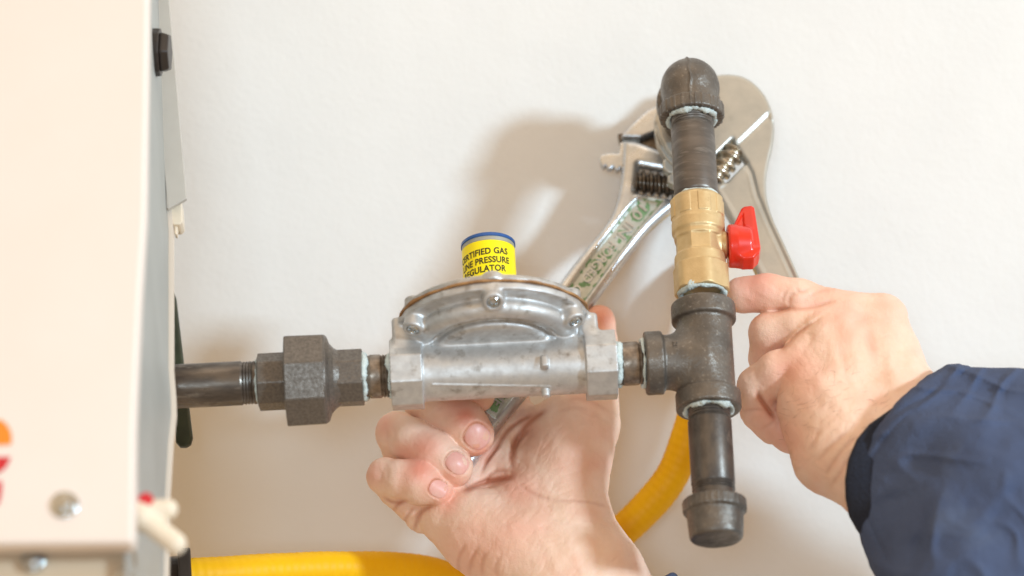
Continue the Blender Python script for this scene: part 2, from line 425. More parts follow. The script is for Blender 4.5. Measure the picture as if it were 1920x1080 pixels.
# brass ball valve
fb = VF(460)
def bz(y): return dz(fb, y)
zt, zbm = bz(372), bz(551)
zz = {k: bz(v) for k, v in dict(a=421, b=441, c=452, d=484, e=503).items()}
def valve(X, Y, Z):
    r = np.sqrt(X * X + Y * Y); ang = np.arctan2(X, Y)
    top = np.maximum(smax(r - 50, ngon(Y, X, 53.0, 8, .22), 3), np.maximum(Z - zt, zz['a'] - Z))
    pan = (np.abs(((ang + .18) % (math.pi / 4)) - math.pi / 8) < .25) & (Z < zt - 9) & (Z > zz['a'] + 8)
    cham = (r - 50) * .7 + (Z - zt) * .7 + 5
    top = smax(top, cham, 2) - pan * 1.6
    ring = cyl(X, Y, Z, 50, zz['b'], zz['a'] + 2, 5)
    neck = cyl(X, Y, Z, 46.5, zz['c'], zz['b'] + 6, 3)
    mid = np.maximum(ngon(Y, X, 46, 8, .39), np.maximum(Z - zz['b'], zz['d'] - Z))
    ring2 = cyl(X, Y, Z, 48, zz['e'] - 2, zz['d'] + 3, 4)
    hexb = np.maximum(smax(ngon(Y, X, 56, 6, .18), r - 52.5, 2), np.maximum(Z - zz['e'], zbm - Z))
    f = smin(top, ring, 3); f = smin(f, neck, 4); f = smin(f, mid, 4); f = smin(f, ring2, 4); f = smin(f, hexb, 3)
    ch2 = (r - 52) * .6 + (zbm - Z) * .8 + 2; f = smax(f, ch2, 1)
    stem = np.minimum(cyl(Y, Z - bz(461), X, 26, 30, 52, 4), cyl(Y, Z - bz(461), X, 19, 30, 58, 2))
    f = smin(f, stem, 5)
    f = smax(f, -cyl(X, Y, Z, 44, zbm - 20, zbm + 8), 1)
    return f + vnoise(X, Y, Z, 7, 9) * .3
bv = sdf_mesh("ball_valve", fb, (-62, -60, zbm - 5), (64, 60, zt + 5), 1.2, valve, M['brass'], pl)
dope("thread_sealant", fb, 'z', zbm + 2, 43, 5.5, 12, amp=.25)
dope("thread_sealant", fb, 'z', zt - 0, 41.5, 1.6, 14, amp=.8)
# cast size mark 1/2 on the valve
def text_mesh(txt, size, bold=0.0, spacing=1.0, extrude=0.0):
    cu = bpy.data.curves.new("t", 'FONT'); cu.body = txt; cu.size = size; cu.offset = bold; cu.space_character = spacing; cu.extrude = extrude
    cu.align_x = 'LEFT'; cu.resolution_u = 4
    o = bpy.data.objects.new("t", cu); sc.collection.objects.link(o); bpy.context.view_layer.update()
    me = bpy.data.meshes.new_from_object(o.evaluated_get(bpy.context.evaluated_depsgraph_get()))
    V = np.array([v.co[:] for v in me.vertices]); F = [tuple(p.vertices) for p in me.polygons]
    bpy.data.objects.remove(o); bpy.data.curves.remove(cu); bpy.data.meshes.remove(me)
    return V, F
V, F = text_mesh("1/2", 15, .25, 1.0, 1.0)
V2 = [fb.w(51.2 * math.sin(.22 + v[1] / 51), (51.2 + v[2]) * math.cos(.22 + v[1] / 51) - .6, zt - 12 - v[0]) for v in V]
mb = MB(); mb.add(V2, F); mb.build("size_marking", M['brass'], bv)
# red handle
hf = Frame(fb.w(0, 0, bz(463)), fb.e1)
def handle(X, Y, Z):
    hub = cyl(Y, Z, X, 41 - np.clip((X - 70) / 40, 0, 1) * 9, 53, 98, 5)
    pts = [(56, 30), (62, 34), (84, 84), (90, 88), (104, 87), (109, 82), (113, -14), (108, -32), (94, -40), (62, -30)]
    w = poly_sdf(X, Z, pts)
    th = 12 + np.clip((X - 84) / 18, 0, 1) * 5
    wing = smax(w, np.abs(Y) - th, 5)
    f = smin(hub, wing, 9)
    rec = smax(poly_sdf(X, Z, [(70, 38), (86, 70), (86, 20), (68, 28)]), np.abs(np.abs(Y) - 18) - 9, 2)
    f = smax(f, -rec, 3)
    low = smax(poly_sdf(X, Z, [(64, -30), (108, -20), (98, -44), (78, -46)]), np.abs(Y) - 18, 8)
    return smin(f, low, 10)
tz = lambda X, Y, Z: handle(X, Y, Z)
# wing turned a little towards the camera
hf2 = Frame(hf.O, hf.e1, (Matrix.Rotation(math.radians(-14), 3, hf.e1) @ Vector((0, -1, 0))))
rh = sdf_mesh("valve_handle", hf2, (45, -52, -56), (120, 52, 96), 1.2, handle, M['red'], pl)
# tee
ft = Frame(P(vx(672), 672), VF(672).e1)
ft = VF(672)
brz = 0.0
def tzz(y): return dz(ft, y)
tt, tb = tzz(572), tzz(770)
# branch direction in tee frame: along -e1h
bdx = ft.e1.dot(-HF.e1); bdz = ft.e2.dot(-HF.e1)
J0 = P(vx(676), 676); jx, jz = (J0 - ft.O).dot(ft.e1) / ft.u, (J0 - ft.O).dot(ft.e2) / ft.u
bL = (P(1209, hy(1209)) - J0).length / ft.u
def tee(X, Y, Z):
    f = cyl(X, Y, Z, 52, tb + 4, tt - 4, 2)
    A = (X - jx) * bdx + (Z - jz) * bdz; B = -(X - jx) * bdz + (Z - jz) * bdx
    br = cyl(B, Y, A, 52, 0, bL - 3, 2)
    f = smin(f, br, 26)
    f = smin(f, cyl(X, Y, Z, 61, tt - 37, tt, 5), 6)
    f = smin(f, cyl(X, Y, Z, 61, tb, tb + 36, 5), 6)
    f = smin(f, cyl(B, Y, A, 60, bL - 34, bL, 5), 6)
    for h in (cyl(X, Y, Z, 47, tb - 20, tb + 9), cyl(B, Y, A, 44, bL - 8, bL + 20), cyl(X, Y, Z, 45, tt - 7, tt + 20)):
        f = smax(f, -h, 2)
    return f + vnoise(X, Y, Z, 12, 5) * .7 + vnoise(X, Y, Z, 3.5, 6) * .55
sdf_mesh("tee_fitting", ft, (-bL - 12, -68, tb - 6), (68, 68, tt + 6), 1.4, tee, M['iron'], pl)
V, F = text_mesh("VSM", 13, .1, 1.0, .8)
V2 = [ft.w(jx + bdx * (bL - 55) + (v[1] - 5) , 52.0 + v[2] - .35 - (v[0] - 14) ** 2 / 110, jz + bdz * (bL - 55) + v[0] - 3) for v in V]
mb = MB(); mb.add(V2, F); mb.build("cast_marking", M['iron'], pl)
dope("thread_sealant", ft, 'z', tb + 4, 46, 6.5, 21, amp=.3)
# drip leg nipple and cap
fd = VF(860); z0, z1 = dz(fd, 765), dz(fd, 945)
mb = MB()
lathe(mb, fd, 'z', [(z0, 40)] + thread_prof(z0 - 6, z0 - 26, 40, 4.6, 1.4) + [(z0 - 28, 41.3), (z1 + 40, 41.3)] + thread_prof(z1 + 38, z1 + 20, 40.6, 4.6, 1.5) + [(z1, 40)], 96)
mb.build("drip_leg_nipple", M['pipe'], pl, auto=22)
fc = VF(980)
cz = lambda y: dz(fc, y)
ct, cb = cz(939), cz(1013)
def capf(X, Y, Z):
    r = np.sqrt(X * X + Y * Y)
    rr = 56 - np.clip((ct - Z) / (ct - cb), 0, 1) * 6
    body = smax(r - rr, np.maximum(Z - ct + 4, cb - Z), 10)
    ribs = (np.abs(((np.arctan2(X, Y) * 60 + 300) % 11) - 5) < 1.0) * .7
    f = smin(body, cyl(X, Y, Z, 60, ct - 24, ct, 4) - ribs, 5)
    f = smax(f, -cyl(X, Y, Z, 43, ct - 10, ct + 20), 2)
    return f + vnoise(X, Y, Z, 10, 8) * .7 + vnoise(X, Y, Z, 3.5, 7) * .4
sdf_mesh("pipe_cap", fc, (-66, -66, cb - 4), (66, 66, ct + 6), 1.3, capf, M['iron'], pl)
dope("thread_sealant", fc, 'z', ct + 2, 40, 2.6, 31, amp=.7)

# horizontal run
mb = MB(); a, b_ = hx(240), hx(484)
lathe(mb, HF, 'x', [(a, 41.5), (b_ - 32, 41.5)] + thread_prof(b_ - 30, b_ - 4, 40.8, 4.6, 1.4) + [(b_ + 6, 39)], 96)
mb.build("supply_pipe", M['pipe_h'], pl, auto=22)
un = MB()
def octn(m_, x0, x1, R, ph, mi=0): lathe(m_, HF, 'x', [(x0, R), (x1, R)], 8, ph, mi)
D2R = math.radians
m1 = MB(); octn(m1, hx(485), hx(538), 54.5, D2R(-20)); lathe(m1, HF, 'x', [(hx(485) - 1.5, 48), (hx(485) + 3, 50)], 48)
o_un = m1.build("union_end", M['iron_rough'], pl, bevel=.0006)
m1 = MB(); lathe(m1, HF, 'x', [(hx(537), 91), (hx(612), 90)], 8, D2R(2)); o = m1.build("union_nut", M['iron_rough'], pl, bevel=.0008)
m1 = MB(); lathe(m1, HF, 'x', [(hx(608), 84), (hx(615), 80), (hx(620), 66), (hx(628), 57), (hx(640), 50)], 64)
octn(m1, hx(624), hx(681), 54.5, D2R(-11)); m1.build("union_end", M['iron_rough'], pl, bevel=.0005)
dope("thread_sealant", HF, 'x', hx(683), 42, 5.5, 41, amp=.35)
dope("thread_sealant", HF, 'x', hx(484), 42, 2.2, 43, amp=.6)
mb = MB(); a, b_ = hx(676), hx(742)
lathe(mb, HF, 'x', [(a, 39)] + thread_prof(a + 4, a + 18, 40.4, 4.6, 1.6) + [(a + 20, 41.2), (a + 36, 41.2)] + thread_prof(a + 38, b_ - 2, 40.8, 4.6, 2.0) + [(b_, 39)], 96)
mb.build("pipe_nipple", M['thread'], pl, auto=22)
dope("thread_sealant", HF, 'x', hx(731), 41, 3.0, 47, amp=.8)
mb = MB(); a, b_ = hx(1150), hx(1222)
lathe(mb, HF, 'x', [(a, 39)] + thread_prof(a + 6, a + 22, 40.6, 4.6, 2.0) + [(a + 24, 41.2), (a + 44, 41.2)] + thread_prof(a + 46, b_ - 2, 40.8, 4.6, 2.0) + [(b_, 39)], 96)
mb.build("pipe_nipple", M['thread'], pl, auto=22)
dope("thread_sealant", HF, 'x', hx(1159), 41, 5.0, 51, amp=.5)
dope("thread_sealant", HF, 'x', hx(1206), 43, 2.6, 53, amp=.6)

# regulator
xl0, xl1, xr0, xr1 = hx(733), hx(793), hx(1097), hx(1155)
DZ = 100.0; DR = 181.0; CX = 0.0
BA = [0, 62, 122, 180, 238, 298]
def regulator(X, Y, Z):
    ph = D2R(-11)
    def octp(x0, x1, R): return np.maximum(ngon(Y, -Z, R, 8, ph), np.maximum(x0 - X, X - x1))
    R = np.sqrt((X - CX) ** 2 + Y ** 2)
    f = cyl(Y, Z, X, 52, xl0 + 8, xr1 - 8, 2)
    # web up to the bowl
    web = smax(box(X - 8, Y, Z - 48, 146, 40, 50, 12), np.abs(Y) - 40 - np.clip(Z - 52, 0, 60) * .55, 6)
    f = smin(f, web, 12)
    # bowl of the diaphragm housing
    prof = 108 + np.clip((Z - 56) / 28, 0, 1) ** .7 * 54
    bowl = smax((R - prof) * .6, np.maximum(Z - 92, 40 - Z), 10)
    f = smin(f, bowl, 12)
    rib = np.sqrt((R - 138) ** 2 + (Z - 64) ** 2) - 19
    f = smin(f, rib, 7)
    front = (Y > 30)
    gro = np.sqrt(((R - 122) * .9) ** 2 + ((Z - 40) * .9) ** 2) - 11 + np.clip(np.abs(X) - 88, 0, 60) * .4
    f = smax(f, -gro, 4)
    fl = cyl(X - CX, Y, Z, DR, DZ - 17, DZ - 2, 3)
    f = smin(f, fl, 6)
    for a_ in BA:
        bx, by = CX + 164 * math.sin(D2R(a_)), 164 * math.cos(D2R(a_))
        ux_, uy_ = math.sin(D2R(a_)) * .3, math.cos(D2R(a_)) * .55; uz_ = -math.sqrt(1 - ux_ ** 2 - uy_ ** 2)
        qx, qy, qz = X - bx + ux_ * 20, Y - by + uy_ * 24, Z - (DZ - 4)
        t_ = qx * ux_ + qy * uy_ + qz * uz_; r_ = np.sqrt(np.maximum(qx * qx + qy * qy + qz * qz - t_ * t_, 0))
        bo = np.maximum(cyl(r_, r_ * 0, t_, 20, 0, 46, 5), Z - DZ + 2)
        f = smin(f, bo, 9); f = smax(f, -cyl(r_, r_ * 0, t_, 12, 41, 60), 1.5)
    f = smin(f, octp(xl0, xl1, 67), 3); f = smin(f, octp(xr0, xr1, 67), 3)
    # shoulders from the ports up to the flange
    f = smin(f, box(X - (xl0 + 32), Y - 14, Z - 66, 26, 34, 34, 8), 10)
    f = smin(f, box(X - (xr0 + 10), Y - 10, Z - 66, 18, 30, 28, 8), 10)
    # cast pins and parting line
    px_ = hx(1020)
    f = smin(f, box(X - px_, Y - 52, Z + 12, 7, 12, 12, 4), 2)
    f = smin(f, cyl(X - px_, Y - 12, Z, 8, -64, -40, 2), 2)
    f = smin(f, smax(np.abs(np.arctan2(-Z, Y) - 1.0 - .0015 * X) * 52 - 2.0, np.abs(np.sqrt(Y * Y + Z * Z) - 51) - 2.5 + (np.abs(X + 10) > 110) * 9, 1.0), 2)
    for h in (cyl(Y, Z, X, 44, xl0 - 20, xl0 + 8), cyl(Y, Z, X, 44, xr1 - 8, xr1 + 20)): f = smax(f, -h, 1)
    return f + vnoise(X, Y, Z, 16, 15) * .5 + vnoise(X, Y, Z, 5, 16) * .18
reg = sdf_mesh("pressure_regulator", HF, (xl0 - 6, -190, -72), (xr1 + 6, 190, DZ + 4), 1.7, regulator, M['alu'], pl)
reg['label'] = "round bodied cast aluminium gas pressure regulator"
mb = MB()
gn = random.Random(5); gph = [gn.uniform(0, 6) for _ in range(6)]
lathe(mb, HF, 'z', [(DZ - 2, 150), (DZ - 2.2, DR + 3), (DZ + 1.6, DR + 3.5), (DZ + 1.6, 150)], 128,
      noise=lambda i, k, a: (1.6 * math.sin(9 * a + gph[0]) + 1.1 * math.sin(23 * a + gph[1])) if i in (1, 2) else 0)
mb.build("gasket", M['gasket'], reg, smooth=False)
def cover(X, Y, Z):
    R = np.sqrt((X - CX) ** 2 + Y ** 2)
    f = cyl(X - CX, Y, Z, DR - 3, DZ + 2, DZ + 15, 4)
    dome = smax(R - (150 - np.clip(Z - DZ - 10, 0, 60) * 2.2), np.maximum(DZ + 2 - Z, Z - DZ - 42), 8)
    f = smin(f, dome, 10)
    f = smin(f, cyl(X - CX, Y, Z, 56, DZ + 10, DZ + 55, 4), 8)
    for a_ in BA:
        bx, by = CX + 166 * math.sin(D2R(a_)), 166 * math.cos(D2R(a_))
        f = smin(f, cyl(X - bx, Y - by, Z, 18, DZ + 2, DZ + 21, 5), 6)
    return f + vnoise(X, Y, Z, 12, 25) * .5
sdf_mesh("diaphragm_cover", HF, (CX - 192, -192, DZ - 2), (CX + 192, 192, DZ + 62), 2.0, cover, M['alu_clean'], reg)
for a_ in (0, 62, 298, 122, 238, 180):
    bx, by = CX + 164 * math.sin(D2R(a_)), 164 * math.cos(D2R(a_))
    mb = MB(); ux_, uy_ = math.sin(D2R(a_)) * .3, math.cos(D2R(a_)) * .55; uz_ = -math.sqrt(1 - ux_ ** 2 - uy_ ** 2)
    sf = Frame(HF.w(bx - ux_ * 20, by - uy_ * 24, DZ - 4), HF.e1 * ux_ + HF.e3 * uy_ + HF.e2 * uz_)
    lathe(mb, sf, 'x', [(38, .2), (39, 5), (45, 6), (47, 7.5), (47, 9.5), (45, 11.5), (36, 12.2)], 32, caps=False)
    mb.build("screw", M['zinc'], reg, auto=40)
TC = -2.0; TR = 51.0
mb = MB(); ztop = 266
lathe(mb, HF, 'z', [(120, TR - 1), (ztop - 16, TR - 1)], 96, c=(TC, 0, 0)); mb.build("spring_tower", M['grey_band'], reg, auto=40)
mb = MB(); lathe(mb, HF, 'z', [(ztop - 8, TR + .2), (ztop - 7.5, TR + 1.4), (ztop - 2, TR + 1.2), (ztop, TR - 1), (ztop + .5, TR - 6)], 96, c=(TC, 0, 0))
mb.build("blue_cap", M['blue'], reg, auto=60)
mb = MB(); lathe(mb, HF, 'z', [(ztop - 15.9, TR - .5), (ztop - 8, TR - .5)], 96, c=(TC, 0, 0)); mb.build("clear_rim", M['grey_band'], reg, auto=40)
# yellow sticker with its lettering
mb = MB(); V = []; F = []; n = 72; a0, a1 = D2R(-175), D2R(82)
for i in range(n + 1):
    a_ = a0 + (a1 - a0) * i / n
    for z in (130, ztop - 17): V.append(HF.w(TC + (TR + .15) * math.sin(a_), (TR + .15) * math.cos(a_), z - 2.5 * math.sin(a_) * 0))
for i in range(n): F.append((2 * i, 2 * i + 2, 2 * i + 3, 2 * i + 1))
mb.add(V, F, 0)
for txt, zb_, end in (("CERTIFIED GAS", 222, 42), ("LINE PRESSURE", 203.5, 45), ("REGULATOR", 185, 36)):
    V, F = text_mesh(txt, 18, .55, 1.04)
    wid = V[:, 0].max()
    V2 = []
    for v in V:
        sx = end - 3 - (wid - v[0]) * .87 ; sy = zb_ + v[1] + v[0] * .055 - wid * .055
        a_ = sx / TR; V2.append(HF.w(TC + (TR + .5) * math.sin(a_), (TR + .5) * math.cos(a_), sy))
    mb.add(V2, F, 1)
mb.build("sticker", [M['yellow_label'], M['ink']], reg, auto=60)

# ------------------------------------------------------------------ wrenches
def plate(name, pts, Y0, T, mat, parent, holes=(), recess=None, rd=7, step=2.0, sp=True, extra=None, mi=None):
    """a forged plate: outline in pixels seen at plane Y0 (m), half thickness T px"""
    if sp: pts = [tuple(p) for p in spline(list(pts) + [pts[0]], 5)[:-1]]
    xs = [p[0] for p in pts]; ys = [p[1] for p in pts]
    lo = (min(xs) - 6, min(ys) - 6, -T - 8); hi = (max(xs) + 6, max(ys) + 6, T + 8)
    ax = [np.arange(lo[q], hi[q] + step, step) for q in range(3)]
    X2, Y2 = np.meshgrid(ax[0], ax[1], indexing='ij')
    d2 = poly_sdf(X2, Y2, pts)
    for hl in holes: d2 = np.maximum(d2, -poly_sdf(X2, Y2, hl))
    th = np.full(X2.shape, float(T))
    if recess is not None:
        for poly, dep, soft in recess:
            e = poly_sdf(X2, Y2, poly); th -= dep * np.clip(.5 - e / soft, 0, 1)
    if extra: th = th + extra(X2, Y2, d2)
    Zz = ax[2][None, None, :]
    A = d2[:, :, None] + rd; B = np.abs(Zz) - th[:, :, None] + rd
    f = np.minimum(np.maximum(A, B), 0) + np.sqrt(np.maximum(A, 0) ** 2 + np.maximum(B, 0) ** 2) - rd
    V, F = surface_nets(f.astype(np.float32), lo, (step,) * 3)
    def mp(V):
        d = np.array(view)[None, :] * FPX + np.array(right)[None, :] * (V[:, :1] - 960) + np.array(up)[None, :] * (540 - V[:, 1:2])
        t = (Y0 - CAM.y) / (d[:, 1:2]); W = np.array(CAM)[None, :] + d * t
        W[:, 1] = Y0 - V[:, 2] * S; return W
    W = mp(V)
    m_i = None
    o = mesh_obj(name, W, F[:, ::-1].copy(), mat, parent, True)
    if mi is not None:
        cen = V[F].mean(axis=1); m_i = mi(cen); o.data.materials.clear()
        for mm in mi.mats: o.data.materials.append(mm)
        if len(m_i) == len(o.data.polygons): o.data.polygons.foreach_set("material_index", m_i.astype(np.int32))
    return o
def worm(name, p0, p1, R, Y0, mat, parent, turns=4):
    A, B = P(p0[0], p0[1], Y0), P(p1[0], p1[1], Y0)
    fr = Frame(A, B - A); L_ = (B - A).length / fr.u
    def fn(X, Y, Z):
        r = np.sqrt(Y * Y + Z * Z); a_ = np.arctan2(Z, Y)
        w_ = np.cos(2 * math.pi * (X / L_ * turns) + a_)
        return smax((r - (R - 3.5 + 3.5 * np.clip(w_ * 1.6, -1, 1))) * .7, np.maximum(-X, X - L_), 2)
    return sdf_mesh(name, fr, (-3, -R - 4, -R - 4), (L_ + 3, R + 4, R + 4), 1.2, fn, mat, parent)
Y1 = .064
w1 = thing("adjustable_wrench", P(850, 925, Y1), "smaller worn chrome adjustable wrench with green paint and 10 IN FORGED raised in its handle", "wrench")
body = [(1168, 268), (1200, 272), (1262, 300), (1290, 330), (1285, 372), (1262, 396), (1240, 414), (1215, 438), (1190, 468), (1150, 521), (1110, 575), (1045, 664), (985, 746), (930, 812), (868, 905), (846, 936), (826, 940), (812, 924), (822, 890), (880, 792), (925, 727), (985, 634), (1047, 538), (1090, 481), (1130, 432), (1150, 398), (1162, 350), (1167, 300)]
gp = [(1196, 380), (1215, 377), (1243, 382), (1228, 400), (1200, 432), (1160, 482), (1096, 570), (1040, 648), (930, 790), (906, 770), (1000, 635), (1066, 545), (1110, 484), (1150, 433), (1180, 395)]
words_at = [((1206, 394), (1159, 456)), ((1150, 462), (1096, 533)), ((1087, 542), (1074, 559)), ((985, 690), (930, 765))]
def grn(c):
    x, y = c[:, 0], c[:, 1]
    on = (poly_sdf(x, y, gp) < 1.5) & (c[:, 2] > 5)
    d = np.min([line_dist(x, y, list(w_)) for w_ in words_at], axis=0)
    n_ = vnoise(x, y, x * 0, 9, 101) + .25 * vnoise(x, y, x * 0, 4, 102)
    edge_ = np.abs(poly_sdf(x, y, gp) + 2.5) < 2.2
    paint = on & (((d < 12.5) & (n_ > -.06 + d * .016)) | (edge_ & (n_ > .1) & (x > 1040)))
    return on.astype(int) + paint.astype(int)
grn.mats = [M['chrome'], M['panel_green'], M['green_paint']]
plate("wrench_body", body, Y1, 19, M['chrome'], w1, holes=[[(1198, 318), (1262, 330), (1258, 378), (1194, 366)]], recess=[(gp, 7, 6)], rd=14, step=1.7, mi=grn)
plate("movable_jaw", [(1163, 262), (1186, 238), (1212, 214), (1240, 200), (1290, 205), (1300, 250), (1235, 250), (1200, 263)], Y1, 15, M['chrome'], w1, rd=4, step=1.8, sp=False)
plate("slot_shade_plate", [(1158, 254), (1236, 252), (1240, 292), (1166, 290)], Y1 + .003, 9, M['worm'], w1, rd=2, step=1.5, sp=False)  # dark plate added in the jaw gap to stand in for the slot's shade
rack = [(1124, 300), (1128, 293), (1145, 290), (1160, 291), (1163, 270), (1180, 268), (1200, 296), (1200, 322), (1166, 322), (1163, 316), (1160, 322), (1154, 322), (1150, 315), (1146, 320), (1139, 320), (1136, 313), (1131, 317), (1126, 311)]
plate("jaw_rack", rack, Y1, 9, M['chrome'], w1, rd=3, step=1.3, sp=False)
worm("worm_screw", (1192, 342), (1264, 350), 24, Y1 - .0005, M['worm'], w1, 5)
# raised lettering
mb = MB()
def handle_word(word, p0, p1, size, ext=1.6, zoff=12.6):
    V, F = text_mesh(word, size, .35, 1.0, ext); V[:, 0] -= V[:, 0].min(); wid = V[:, 0].max()
    p0, p1 = np.array(p0, float), np.array(p1, float); L_ = np.linalg.norm(p1 - p0); d = (p1 - p0) / L_; uv = np.array([-d[1], d[0]]) * -1.0
    V2 = []
    for v in V:
        q = p0 + d * v[0] * L_ / wid + uv * (v[1] - size * .34); p = P(q[0], q[1], Y1)
        V2.append((p.x, Y1 - (zoff + v[2]) * S, p.z))
    mw = MB(); mw.add(V2, F); mw.build('raised_word', M['chrome'], w1)
handle_word("10 IN.", (1206, 394), (1159, 456), 27)
handle_word("FORGED", (1150, 462), (1096, 533), 25)
handle_word("O", (1087, 542), (1074, 559), 25); handle_word("CHROME", (985, 690), (930, 765), 25)

Y2_ = .043
w2 = thing("adjustable_wrench", P(1520, 640, Y2_), "large satin nickel adjustable wrench with a broad round head behind the elbow", "wrench")
body2 = [(1318, 152), (1362, 146), (1398, 153), (1426, 176), (1443, 205), (1451, 240), (1449, 275), (1441, 310), (1436, 345), (1439, 382), (1451, 420), (1472, 466), (1496, 520), (1530, 600), (1570, 690), (1560, 720), (1530, 722), (1505, 690), (1440, 560), (1412, 502), (1376, 430), (1352, 385), (1332, 345), (1330, 300), (1300, 250), (1290, 200)]
def ridge2(X, Y, d):
    e = line_dist(X, Y, [(1372, 287), (1440, 222)]); s1 = -np.exp(-(e / 4) ** 2) * 3
    e = line_dist(X, Y, [(1374, 288), (1398, 312), (1408, 332), (1418, 372), (1440, 425), (1484, 520), (1540, 650)]); s2 = -np.exp(-(e / 4.5) ** 2) * 4
    lower = poly_sdf(X, Y, [(1372, 290), (1440, 224), (1500, 300), (1640, 700), (1400, 700), (1300, 300), (1340, 300)])
    pan = poly_sdf(X, Y, [(1366, 345), (1398, 318), (1410, 372), (1432, 425), (1476, 520), (1520, 620), (1500, 640), (1425, 500), (1380, 410), (1350, 360)])
    e = line_dist(X, Y, [(1348, 352), (1372, 400), (1424, 512)])
    return s1 + s2 - 3.5 * np.clip(.5 - lower / 5, 0, 1) - 2 * np.clip(.5 - pan / 6, 0, 1)
plate("wrench_body", body2, Y2_, 19, M['nickel'], w2, holes=[[(1340, 300), (1372, 268), (1398, 310), (1362, 347), (1340, 346)]], rd=7, step=1.8, extra=ridge2)
jaw2 = [(1226, 232), (1232, 214), (1250, 200), (1290, 195), (1330, 230), (1340, 300), (1300, 335), (1262, 318), (1240, 290), (1229, 262)]
def jr(X, Y, d):
    e = line_dist(X, Y, [(1228, 240), (1234, 262), (1246, 288), (1262, 308)]); return -np.exp(-(e / 3) ** 2) * 6
plate("movable_jaw", jaw2, Y2_, 16, M['nickel'], w2, rd=4, step=1.6, extra=jr)
plate("jaw_rack", [(1242, 306), (1258, 296), (1300, 300), (1300, 360), (1262, 352), (1252, 346), (1251, 334), (1260, 330), (1252, 328), (1244, 322)], Y2_, 12, M['nickel'], w2, rd=3, step=1.4, sp=False)
worm("worm_screw", (1336, 338), (1378, 284), 23, Y2_ - .0015, M['worm_b'], w2, 4)

# ------------------------------------------------------------------ gas appliance
YC = -.15; YS = -.035
ap = thing("gas_appliance", P(120, 1000, YC), "cream enamelled gas appliance cabinet, blurred at the left edge", "appliance")
def prism(mb_, pts, Ya, Yb, mi=0):          # pixels seen at plane Ya, extruded straight back to Yb
    V = [P(x, y, Ya) for x, y in pts]; n = len(V)
    V += [Vector((v.x, Yb, v.z)) for v in V]
    F = [tuple(range(n - 1, -1, -1)), tuple(range(n, 2 * n))] + [(i, (i + 1) % n, n + (i + 1) % n, n + i) for i in range(n)]
    mb_.add(V, F, mi)
mb = MB(); prism(mb, [(-300, -260), (280, -260), (277, 60), (272, 400), (262, 560), (252, 800), (250, 1018), (-300, 1022)], YC, YC + .012)
mb.build("front_panel", M['cream'], ap, bevel=.002)
mb = MB(); prism(mb, [(-300, 1000), (240, 1000), (240, 1300), (-300, 1300)], YC + .02, YC + .025)
mb.build("base_flange", M['tan_sheet'], ap)
# receding side sheet from behind the front panel towards the wall
def strip(mb_, L0, L1, th=.0012):
    """L0/L1: lists of world points (front row / back row)"""
    V = [Vector(v) for v in L0] + [Vector(v) for v in L1]; n = len(L0)
    V += [v + Vector((-th, 0, 0)) for v in V]
    F = [(i, n + i, n + i + 1, i + 1) for i in range(n - 1)] + [(2 * n + i + 1, 3 * n + i + 1, 3 * n + i, 2 * n + i) for i in range(n - 1)]
    F += [(n + i, 3 * n + i, 3 * n + i + 1, n + i + 1) for i in range(n - 1)] + [(i + 1, 2 * n + i + 1, 2 * n + i, i) for i in range(n - 1)]
    mb_.add(V, F)
rows = [-260, 0, 200, 390, 430, 560, 690, 740, 775, 830, 930, 1300]
bx_ = [296, 298, 306, 313, 316, 316, 316, 320, 321, 315, 309, 303]
mb = MB(); strip(mb, [P(240 if y > 900 else 248 + (900 - y) * .02, y, YC + .013) for y in rows], [P(x, y, YS) for x, y in zip(bx_, rows)])
mb.build("side_panel", M['grey_sheet'], ap, auto=60)
mb = MB()
V = [P(x, y, YS + .0006) for x, y in zip(bx_[3:], rows[3:])] + [P(x + 9, y, YS + .0006) for x, y in zip(bx_[3:], rows[3:])]; n = len(V) // 2
V2 = V + [Vector((v.x, v.y + .004, v.z)) for v in V]
F = [(i, i + 1, n + i + 1, n + i) for i in range(n - 1)] + [(2 * n + i, 3 * n + i, 3 * n + i + 1, 2 * n + i + 1) for i in range(n - 1)] + [(n + i, n + i + 1, 3 * n + i + 1, 3 * n + i) for i in range(n - 1)]
mb.add(V2, F); mb.build("edge_flange", M['cream_edge'], ap, auto=60)
mb = MB(); prism(mb, [(270, -200), (300, -200), (317, 0), (334, 190), (350, 372), (314, 392), (309, 330), (297, 190), (284, 0)], YS - .004, YS - .0015)
mb.build("cover_sheet", M['light_sheet'], ap, bevel=.0004)
mb = MB(); prism(mb, [(318, 386), (340, 376), (342, 416), (336, 421), (324, 421), (320, 410)], YS + .001, YS + .012); prism(mb, [(326, 420), (333, 420), (332, 440), (327, 438)], YS + .003, YS + .008)
mb.build("plastic_clip", M['lever'], ap, bevel=.0006)
mb = MB(); prism(mb, [(-300, -260), (250, -260), (225, 1300), (-300, 1300)], YC + .03, -.0) ; mb.build("cabinet_body", M['grey_sheet'], ap)
# black knob
kf = Frame(P(286, 98, YC + .075), Vector((1, 0, 0)))
mb = MB(); lathe(mb, kf, 'x', [(-20, 46), (16, 46)], 14, .1); lathe(mb, kf, 'x', [(15, 40), (20, 42), (33, 37)], 6, .5)
mb.build("black_knob", M['black'], ap, bevel=.0008)
def screwhead(name, px, py, Y, R, parent, mat=M['zinc']):
    fr = Frame(P(px, py, Y), Vector((1, 0, 0))); mb_ = MB()
    lathe(mb_, fr, 'y', [(-8, R * 1.35), (2, R * 1.35), (3, R * 1.2)], 40)
    lathe(mb_, fr, 'y', [(2, R * .82), (R * .5, R * .8), (R * .62, R * .55)], 6)
    return mb_.build(name, mat, parent, bevel=.0005)
screwhead("hex_screw", 121, 946, YC - .0005, 20, ap)
screwhead("hex_screw", 62, 1050, YC + .0175, 17, ap); screwhead("hex_screw", 232, 1082, YC + .0175, 13, ap)
